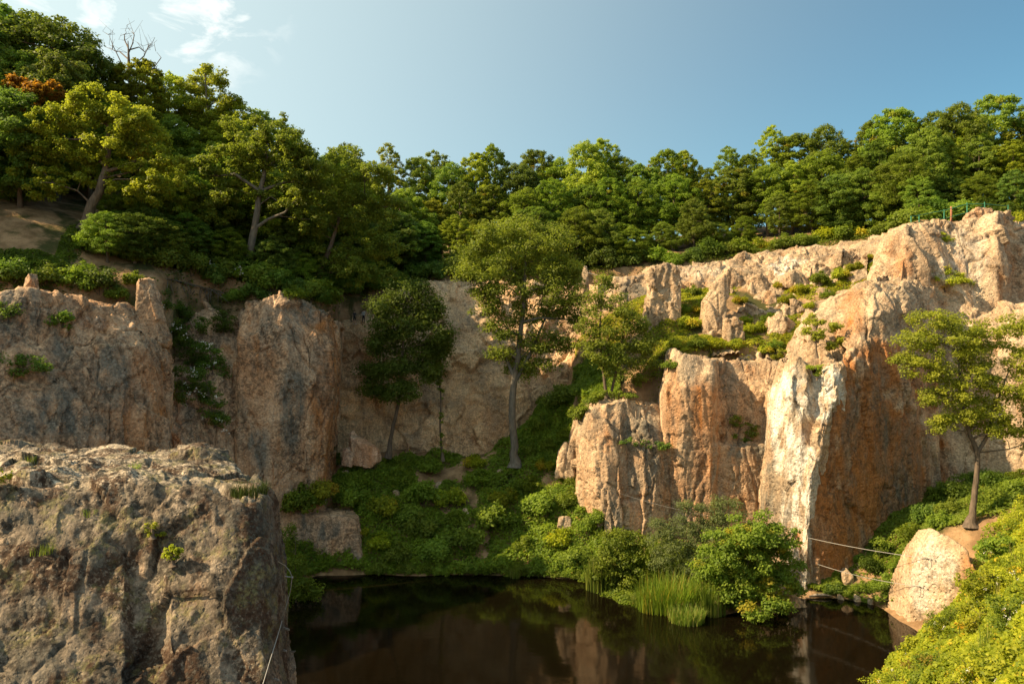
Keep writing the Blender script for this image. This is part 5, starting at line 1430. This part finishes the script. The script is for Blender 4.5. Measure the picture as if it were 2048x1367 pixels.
tuft('reed_bed', 'tall green reeds in the water before the willow bush', 1345, 1222, 1000, 3.0, 3.8, 0.06, 601, D=63.4, sy=0.5, mat=L_COVER, bend=0.7)
tuft('reed_bed', 'reeds standing between the reed bed and the olive bush', 1415, 1225, 320, 1.6, 3.8, 0.07, 602, D=62.6, sy=0.6)
tuft('reed_bed', 'dark tall reeds behind, against the golden wall', 1290, 1150, 520, 1.9, 5.0, 0.10, 603, D=70.5, mat=L_COVER, accent=0, bend=0.25)
tuft('reed_bed', 'clump of reeds at the water left of the round shrub', 1203, 1182, 420, 1.5, 3.6, 0.085, 604, D=68.6, sy=0.6, bend=0.3)
tuft('sedge_tussock', 'yellow sedge tussock nearest the open water', 1372, 1243, 700, 1.5, 1.7, 0.06, 605, D=61.2, accent=0.15, bend=0.7)
tuft('sedge_tussock', 'yellowish sedge tussock at the left end of the reed bed', 1290, 1212, 420, 1.3, 1.3, 0.06, 606, D=64.8, accent=0.15, bend=0.7)
tuft('grass_tuft', 'dark grass tuft on the far corner of the big block', 498, 980, 420, 0.5, 0.5, 0.02, 607, mat=leaf_mat('dark_grass', (0.03, 0.06, 0.014), (0.08, 0.12, 0.022), trans=0.25), bend=0.9, accent=0)
tuft('grass_tuft', 'yellowing grass tuft in the middle of the block top', 268, 935, 90, 0.18, 0.36, 0.014, 608)
tuft('grass_tuft', 'small grass tuft in the crack near the left of the block top', 62, 918, 90, 0.16, 0.34, 0.014, 609)
tuft('grass_tuft', 'grass tuft in the hollow left of the seedlings on the block face', 82, 1095, 150, 0.28, 0.3, 0.014, 610)
tuft('grass_tuft', 'grass strip along the crack under the block top', 180, 1020, 110, 0.22, 0.26, 0.014, 611)
tuft('grass_tuft', 'pale grass fountain at the shore below the lone tree', 1030, 1153, 200, 0.6, 1.3, 0.04, 612, D=72.4)

for i, (x, y) in enumerate(((1665, 1186), (1725, 1178), (1755, 1170), (1740, 1140), (1790, 1135), (1720, 1120), (1770, 1110), (1815, 1120), (1700, 1190), (1785, 1190))):
    b = hit(x, y)
    put_bush(BUSH[(0, 2, 4)[i % 3]], 'bush', b - (0, 0, 0.2), 0.40 + 0.04 * (i % 4), i * 1.4, 'dark green bush in the cove below the cables', 'bushes in the cove')
for i, (x, y) in enumerate(((1850, 1040), (1885, 1050), (1990, 1015), (1925, 1005), (1830, 1075), (2030, 990), (1960, 975), (1905, 1030), (1865, 1000), (1990, 975), (2040, 965))):
    b = hit(x, y)
    put_bush(BUSH[(0, 2, 1)[i % 3]], 'bush', b - (0, 0, 0.2), 0.62 + 0.05 * (i % 4), i * 1.1, 'dark tangled bush at the cliff foot around the forked tree', 'bushes around the forked tree')
for i, (x, y, sz) in enumerate(((1060, 1010, 12), (880, 970, 10), (1130, 1040, 14), (790, 985, 9), (1000, 945, 8), (930, 1020, 8), (690, 945, 9))):
    D = float(hit(x, y)[1])
    pillar('slope_stone', 'grey-tan stone lying on the shaded slope among the plants', [(x - sz, y + 4), (x + sz, y + 5)], [(x - sz * 0.8, y - sz * 0.25), (x + 1, y - sz * 0.5), (x + sz * 0.9, y - sz * 0.1)], D - 0.9, 1.2, 150 + i, res=0.1, amp=0.2, group='stones on the slope')
for i, (x, D) in enumerate(((1800, 43), (1850, 41), (1900, 38), (1940, 42), (1985, 36), (2020, 40), (1960, 47), (2035, 46), (1880, 47))):
    b = gh(x, D)
    tag(link('weed_clump', blades_geo(60, 0.7, 1.9, 0.03, 640 + i, 'weed_clump', L_GRASS, bend=0.5, accent=0.25), None, b), 'tall grassy weeds sticking out of the near bank', 'grass', 'tall weeds on the near bank')
# near bank bushes with small pale flowers
NB = [(1790, 1330, 44, 100), (1860, 1330, 40, 110), (1945, 1340, 34, 130), (2030, 1345, 30, 140), (1900, 1265, 46, 90), (1985, 1235, 44, 110), (2045, 1200, 42, 110), (2000, 1130, 50, 90), (2050, 1080, 52, 90), (1960, 1290, 40, 90), (2020, 1290, 36, 110), (1830, 1290, 48, 70), (1765, 1362, 44, 60), (2045, 1010, 58, 60), (2010, 1060, 57, 60)]
NBL = ['bush at the bank tip with orange-tinged leaves beside the water', 'bush at the bottom edge right of the bank tip', 'flowering bush at the bottom edge of the bank', 'flowering bush filling the bottom corner', 'bush just below the cable rock', 'flowering bush right of the cable rock base', 'bush at the picture edge right of the cable rock', 'bush level with the top of the cable rock at the picture edge', 'tall bush at the picture edge under the forked tree', 'bush between the cable rock and the bottom corner', 'flowering bush above the bottom corner', 'low bush where the bank meets the cable rock foot', 'lowest bush leaning over the dark water', 'bush at the picture edge beside the forked tree', 'bush on the slope right of the forked trunk']
for i, (x, y, D, w) in enumerate(NB):
    b = gh(x, D)
    yb = 683.5 + (CAM_H - b[2]) / D * FPX
    h_ = w * 0.45
    blob_bush('bank_bush', 'sunlit ' + NBL[i], (x, yb, D),
              [(x - w * 0.3, yb - h_ * 0.7, w * 0.3, h_ * 0.5), (x + w * 0.25, yb - h_ * 0.8, w * 0.3, h_ * 0.5), (x, yb - h_ * 1.1, w * 0.3, h_ * 0.45), (x + w * 0.05, yb - h_ * 0.4, w * 0.45, h_ * 0.4)],
              (0.11, 0.16, 0.13, 0.19)[i % 4], 46, (L_BANK, L_COVER, L_BANK)[i % 3], 540 + i, cl=3.4, spray=0.34, flowers=(6, 4, 14, 16, 5, 12, 8, 6, 4, 10, 12, 4, 0, 2, 2)[i], fsize=0.07, group='bushes on the near bank', accent=0.16 if i in (0, 1, 12) else 0.05)

# ------------------------------------------------------------------ steel cables, railing
M_STEEL = plain_mat('galvanised_steel', (0.36, 0.34, 0.31), 0.55, 0.3, noise=0.1, nscale=20)
M_GREEN = plain_mat('green_paint', (0.035, 0.15, 0.085), 0.6, 0.0, noise=0.2, nscale=6)
M_WOOD = plain_mat('weathered_wood', (0.32, 0.26, 0.2), 0.9, noise=0.4, nscale=6, bump=0.02, zs=0.3)


def cable(name, label, a, b, r, sag=0.3, clamps=(), group=None, coil=None):
    a = np.array(a); b = np.array(b)
    t = np.linspace(0, 1, 24)
    p = a + (b - a) * t[:, None]; p[:, 2] -= sag * 4 * t * (1 - t)
    o = thing(name, a, label, 'cable', group)
    link('wire', MB().tube(p - a, r, 6).mesh('wire', M_STEEL), o)
    for (f, n) in clamps:
        d = (b - a) / np.linalg.norm(b - a)
        for j in range(n):
            c = b + d * (f + j * 0.28) - a
            mb = MB(); mb.box(c, (0.06, 0.08, 0.08)); mb.tube([c + (0, -0.05, -0.06), c + (0, -0.05, 0.06)], 0.02, 6)
            link('cable_clamp', mb.mesh('cable_clamp', M_STEEL), o)
    if coil is not None:
        an = np.linspace(0, 2 * np.pi * 1.2, 22)
        c = np.stack([0.42 * np.cos(an) - 0.3, 0.1 * np.sin(an) - 0.12, 0.24 * np.sin(an) - 0.15], 1) + b - a
        link('loop', MB().tube(c, r * 0.8, 5).mesh('loop', M_STEEL), o)
    return o


def rock_end(px, py):
    """where the line of sight meets the cable boulder"""
    ob = ROCKS['cable']; bpy.context.view_layer.update()
    tr = BVHTree.FromObject(ob, bpy.context.evaluated_depsgraph_get())
    d = Vector(((px - 1024) / FPX, 1.0, -(py - 683.5) / FPX)).normalized()
    r = tr.ray_cast(Vector((0, 0, CAM_H)) - ob.location, d)
    return np.array(r[0] + ob.location - d * 0.12) if r[0] is not None else P(px, py, 58.6)


def rock_pt(px, py, off=0.08):
    h = hit(px, py); d = unit(h - np.array([0, 0, CAM_H])); return h - d * off


cable('steel_cable', 'upper of two steel cables from the orange face to the pale boulder', rock_pt(1614, 1074), rock_end(1856, 1116), 0.022, 0.15, clamps=[(-0.1, 3)], coil=True)
cable('steel_cable', 'lower of two steel cables from the orange face to the pale boulder', rock_pt(1634, 1127), rock_end(1840, 1172), 0.02, 0.25, clamps=[(-0.1, 3)], coil=True)
cable('steel_cable', 'long handrail cable from the rock pillar to the sunlit summit', P(1362, 532, 87.6), P(1778, 474, 86.5), 0.022, 1.3)
cable('steel_cable', 'cable from the rim post to the tall rock pillar', P(1176, 545, 101.2), P(1300, 548, 87.8), 0.022, 0.5)
cable('steel_cable', 'short lower cable right of the tall rock pillar', P(1362, 559, 87.6), P(1452, 556, 85.9), 0.022, 0.3)
cable('steel_cable', 'thin cable across the golden wall above the willow', rock_pt(1240, 986, 0.15), rock_pt(1590, 1050, 0.1), 0.012, 0.6, clamps=[])
# climbing cable on the side of the near block
path = []; dc = 23.0
for (x, y) in ((556, 1122), (570, 1130), (580, 1142), (584, 1154), (581, 1180), (571, 1215), (560, 1255), (550, 1288), (540, 1320), (528, 1360), (516, 1400)):
    h = hit(x, y)
    dn = min(h[1], dc + 0.4) - (0.12 if y < 1170 and y > 1130 else 0.42 if y > 1170 else 0.02) if h[1] < 31 else dc
    dc = min(dn, dc + 0.3); path.append(P(x, y, dc))
o = thing('climbing_cable', path[0], 'thin climbing cable hanging down the edge of the big block', 'cable')
link('wire', MB().tube(np.array(path) - path[0], 0.011, 6).mesh('wire', M_STEEL), o)
c = path[3] - path[0]
link('anchor', MB().tube([c + (-0.22, 0.05, 0.02), c + (0.02, 0, 0)], 0.018, 6).box(c, (0.06, 0.05, 0.05)).mesh('anchor', M_STEEL), o)
for i, (x, y) in enumerate(((577, 1257), (572, 1300), (556, 1358))):
    h = hit(x - 6, y)
    if h[1] > 40: h = P(x - 6, y, 22)
    mb = MB(); mb.tube([(-0.12, 0.05, 0), (0.13, -0.08, 0), (0.13, -0.10, 0.04), (-0.10, 0.02, 0.05)], 0.010, 6)
    tag(link('step_iron', mb.mesh('step_iron', M_STEEL), None, h), '%s step iron on the edge of the big block' % ('highest', 'middle', 'lowest')[i], 'step iron', 'step irons on the block edge')

RD = 89.0
rail = thing('railing', P(1822, 446, RD), 'green metal railing on the sunlit summit below the wood', 'railing')
r0 = P(1822, 446, RD)
for (x, yt, yb) in ((1822, 432, 447), (1838, 430, 447), (1888, 419, 446), (1934, 405, 444), (1969, 404, 430), (2016, 410, 432)):
    link('post', MB().tube([P(x, yb + 6, RD) - r0, P(x, yt, RD) - r0], 0.07, 6).mesh('post', M_GREEN), rail)
link('rail', MB().tube([P(x, y, RD) - r0 for x, y in ((1822, 433), (1888, 421), (1934, 408), (1969, 408), (2016, 412))], 0.05, 6).mesh('rail', M_GREEN), rail)
link('rail', MB().tube([P(x, y, RD) - r0 for x, y in ((1822, 446), (1888, 437), (1934, 425), (1969, 411))], 0.04, 6).mesh('rail', M_GREEN), rail)
pb_ = gh(1902, 89.6)
tag(link('wooden_post', MB().tube([(0, 0, -0.4), (0.03, 0, 1.0), (0.02, 0, 2.0)], [0.13, 0.12, 0.11], 7).mesh('wooden_post', plain_mat('red_wood', (0.30, 0.13, 0.07), 0.9, noise=0.3)), None, P(1902, 446, 89.4)), 'reddish wooden post within the green railing', 'post')

for i, (x, d_) in enumerate(((1815, 95), (1850, 94), (1885, 94.5), (1920, 94), (1955, 94.5), (1990, 94), (2025, 94.5), (1870, 99), (1940, 99), (2000, 99), (2045, 98))):
    put_bush(BUSH[(1, 2, 0)[i % 3]], 'bush', gh(x, d_) - (0, 0, 0.3), 1.25, i * 1.9, 'green bush close behind the summit railing', 'bushes behind the railing')
# driftwood, stump, roots, dead tree
tag(link('driftwood', MB().tube([(-0.9, 0, 0.12), (-0.2, 0.1, 0.2), (0.5, 0, 0.25), (1.1, -0.1, 0.18)], [0.06, 0.13, 0.12, 0.04], 7).mesh('driftwood', M_WOOD), None, P(1638, 1194, 66.6) * (1, 1, 0)), 'bleached driftwood plank at the foot of the orange face', 'log')
tag(link('tree_stump', MB().tube([(0, 0, -0.3), (0, 0, 0.3), (0.05, 0, 0.8), (0.02, 0, 0.95)], [0.42, 0.30, 0.27, 0.2], 9).mesh('tree_stump', M_BARK_PALE), None, hit(513, 566)), 'grey tree stump beside the leaning tree on the buttress top', 'stump')
rg_ = np.random.default_rng(77)
r0 = hit(385, 580)
mb = MB()
for i in range(34):
    x = rg_.uniform(330, 445); y = 562 + (x - 330) * 0.24 + rg_.normal() * 5
    a = hit(x, y) - r0 + np.array([0, -0.25, 0.1]); l_ = rg_.uniform(0.5, 1.5); s_ = rg_.normal() * 0.5
    mb.tube([a, a + (s_ * 0.4, -0.25, -l_ * 0.3), a + (s_, -0.2, -l_)], [0.05, 0.04, 0.012], 5)
for i in range(5):
    x = 335 + i * 22; a = hit(x, 560 + i * 5) - r0 + np.array([0, -0.2, 0.1]); b_ = hit(x + 40, 572 + i * 6) - r0 + np.array([0, -0.3, 0.1])
    if np.linalg.norm(b_ - a) < 8: mb.tube([a, (a + b_) / 2 + (0, 0, 0.15), b_], [0.08, 0.07, 0.04], 5)
tag(link('tree_roots', mb.mesh('tree_roots', M_BARK_PALE), None, r0), 'bare tree roots dangling from the eroded bank above the gully', 'roots')

g = gh(262, 96)
kd = 96 / FPX
yb = 683.5 + (CAM_H - g[2]) / 96 * FPX
def dt(x, y, dy=0): return ((x - 262) * kd, dy, (yb - y) * kd)
mb = MB()
mb.tube([dt(262, yb + 10), dt(262, 200), dt(258, 130), dt(256, 82)], [0.34, 0.28, 0.2, 0.05], 8)
link_d = [((262, 170), (240, 125), (222, 90), (212, 66)), ((258, 140), (285, 110), (292, 90), (300, 84)), ((262, 190), (300, 140), (318, 112), (308, 100)), ((256, 110), (262, 85), (264, 66), (256, 58)), ((258, 120), (235, 100), (228, 100), (220, 96)), ((258, 100), (275, 92), (284, 100), (290, 96)), ((256, 95), (246, 78), (244, 66), (248, 60))]
for q in link_d:
    mb.tube([dt(q[0][0], q[0][1]), dt(*q[1], 0.4), dt(*q[2], 0.6), dt(*q[3], 0.7)], [0.10, 0.07, 0.05, 0.02], 5)
    for _ in range(5):
        a = np.array(dt(*q[rg_.integers(1, 4)], 0.5)); mb.tube([a, a + rg_.normal(size=3) * 0.5 + (0, 0, 0.5), a + rg_.normal(size=3) * 0.8 + (0, 0, 1.0)], [0.035, 0.025, 0.01], 4)
dtree = thing('dead_tree', g, 'bare dead tree poking above the hillside crowns', 'tree')
link('trunk', mb.mesh('dead_trunk', M_BARK), dtree)

# ------------------------------------------------------------------ two visitors on the far ledge
def skin_mat(n, c): return plain_mat(n, c, 0.75, noise=0.08, nscale=8)


SKIN = skin_mat('skin', (0.55, 0.33, 0.23))


def person(label, loc, rz, mats, hair, arms, legs, shorts):
    """mats: top, trousers, shoes.  One continuous skinned figure"""
    J = {'pel': (0, 0, 0.95, .13), 'wai': (0, 0, 1.12, .125), 'che': (0, .01, 1.33, .15), 'nec': (0, .01, 1.50, .055), 'hd0': (0, -.01, 1.58, .085), 'hd1': (0, -.01, 1.70, .085)}
    E = [('pel', 'wai'), ('wai', 'che'), ('che', 'nec'), ('nec', 'hd0'), ('hd0', 'hd1')]
    for s, sd in ((-1, 'l'), (1, 'r')):
        el, wr = arms[0 if s < 0 else 1]
        J['sh' + sd] = (s * .19, .01, 1.43, .065); J['el' + sd] = (s * el[0], el[1], el[2], .045); J['wr' + sd] = (s * wr[0], wr[1], wr[2], .03); J['pa' + sd] = (s * wr[0], wr[1] - .02, wr[2] - .08, .032)
        E += [('che', 'sh' + sd), ('sh' + sd, 'el' + sd), ('el' + sd, 'wr' + sd), ('wr' + sd, 'pa' + sd)]
        for f, (fx, fy, fl) in enumerate(((-.028, 0, .075), (-.01, .004, .085), (.01, .004, .08), (.028, 0, .065), (0, -.05, .045))):
            k = 'f%d%s' % (f, sd)
            J[k] = (s * wr[0] + fx, wr[1] - .03 + fy, wr[2] - .10 - fl * (0.5 if f == 4 else 1), .009); E.append(('pa' + sd, k))
        lx, ly = legs[0 if s < 0 else 1]
        J['hi' + sd] = (s * .09, 0, .90, .095); J['kn' + sd] = (s * (.10 + lx * .5), ly * .5 - .02, .50, .062); J['an' + sd] = (s * (.10 + lx), ly, .09, .042); J['to' + sd] = (s * (.12 + lx), ly - .17, .035, .038)
        E += [('pel', 'hi' + sd), ('hi' + sd, 'kn' + sd), ('kn' + sd, 'an' + sd), ('an' + sd, 'to' + sd)]
    names = list(J)
    me = bpy.data.meshes.new('person')
    me.from_pydata([J[n][:3] for n in names], [(names.index(a), names.index(b)) for a, b in E], [])
    tmp = bpy.data.objects.new('t', me); COL.objects.link(tmp)
    md = tmp.modifiers.new('s', 'SKIN'); tmp.modifiers.new('d', 'SUBSURF').levels = 1
    for i, n in enumerate(names):
        sv = me.skin_vertices[0].data[i]; sv.radius = (J[n][3], J[n][3]); sv.use_root = (n == 'pel')
    ev = tmp.evaluated_get(bpy.context.evaluated_depsgraph_get())
    bm_ = bpy.data.meshes.new_from_object(ev)
    bpy.data.objects.remove(tmp)
    bm_.materials.clear()
    for m in (SKIN, mats[0], mats[1], mats[2]): bm_.materials.append(m)
    for p in bm_.polygons:
        c = p.center; p.use_smooth = True
        low = 0.55 if shorts else 0.12
        if c.z < 0.11: p.material_index = 3
        elif c.z < low: p.material_index = 0
        elif c.z < 1.0 and abs(c.x) < 0.23: p.material_index = 2
        elif 1.0 <= c.z < 1.49 and abs(c.x) < 0.26: p.material_index = 1
    o = link('person', bm_, None, loc); o.rotation_euler = (0, 0, rz)
    tag(o, label, 'person', 'visitors on the ledge')
    b = bmesh.new(); bmesh.ops.create_icosphere(b, subdivisions=3, radius=0.115)
    for v in b.verts:
        v.co.z = v.co.z * 1.05 + 1.69; v.co.y = v.co.y * 1.1 + 0.02
    bmesh.ops.delete(b, geom=[v for v in b.verts if v.co.z < 1.60 or (v.co.y < -0.05 and v.co.z < 1.73)], context='VERTS')
    hm = bpy.data.meshes.new('hair'); b.to_mesh(hm); b.free(); hm.materials.append(hair)
    link('hair', hm, o)
    return o


for i, (x, y) in enumerate(((709, 645), (727, 643))):
    D = 94.6
    xx = (x - 1024) / FPX * D
    zz = drop(xx, D)
    for dd in np.arange(92.5, 98, 0.15):
        xx = (x - 1024) / FPX * dd; zq = drop(xx, dd); yq = 683.5 + (CAM_H - zq) / dd * FPX
        if abs(yq - y) < 4: D, zz = dd, zq; break
    print('person at', D, zz, 683.5 + (CAM_H - zz) / D * FPX)
    loc = ((x - 1024) / FPX * D, D, zz)
    if i == 0:
        person('person in a dark top and shorts standing at left on the far ledge', loc, 0.5, (skin_mat('dark_top', (0.06, 0.05, 0.05)), skin_mat('black_shorts', (0.02, 0.02, 0.02)), skin_mat('white_shoes', (0.7, 0.7, 0.7))),
               skin_mat('brown_hair', (0.10, 0.05, 0.02)), (((.27, .03, 1.17), (.26, -.05, .95)), ((.27, .03, 1.17), (.24, -.08, .96))), ((.02, .05), (.03, -.08)), True)
    else:
        person('person in a pale shirt and dark trousers standing at right on the far ledge', loc, -0.4, (skin_mat('pale_shirt', (0.5, 0.5, 0.52)), skin_mat('navy_trousers', (0.015, 0.017, 0.03)), skin_mat('dark_shoes', (0.04, 0.04, 0.04))),
               skin_mat('dark_hair', (0.03, 0.02, 0.015)), (((.28, .0, 1.18), (.22, -.16, 1.02)), ((.27, .03, 1.17), (.26, -.04, .94))), ((.04, .0), (.03, .03)), False)

# ------------------------------------------------------------------ tell look-alikes apart by their place along the row
ORD = ['leftmost', 'second from left', 'third from left', 'fourth from left', 'fifth from left', 'sixth from left', 'seventh from left', 'eighth from left', 'ninth from left', 'tenth from left', 'eleventh from left', 'twelfth from left', 'thirteenth from left', 'fourteenth from left', 'fifteenth from left', 'sixteenth from left', 'seventeenth from left', 'eighteenth from left', 'nineteenth from left', 'twentieth from left']
bpy.context.view_layer.update()
same = {}
for o_ in scene.objects:
    if o_.parent is None and 'label' in o_ and 'group' in o_ and 'category' in o_: same.setdefault(o_['label'], []).append(o_)
for lab, os_ in same.items():
    seen = []
    for o_ in os_:
        l_ = o_.location
        x = 1024 + l_.x / l_.y * FPX
        if 'beyond the picture' in lab: continue
        if -60 < x < 2108: seen.append((x, o_))
    if len(os_) < 2 or len(seen) < 1 or len(seen) > len(ORD): continue
    seen.sort(key=lambda t: t[0])
    for i, (x, o_) in enumerate(seen):
        o_['label'] = lab + ', ' + ('rightmost' if i == len(seen) - 1 and i else ORD[i])
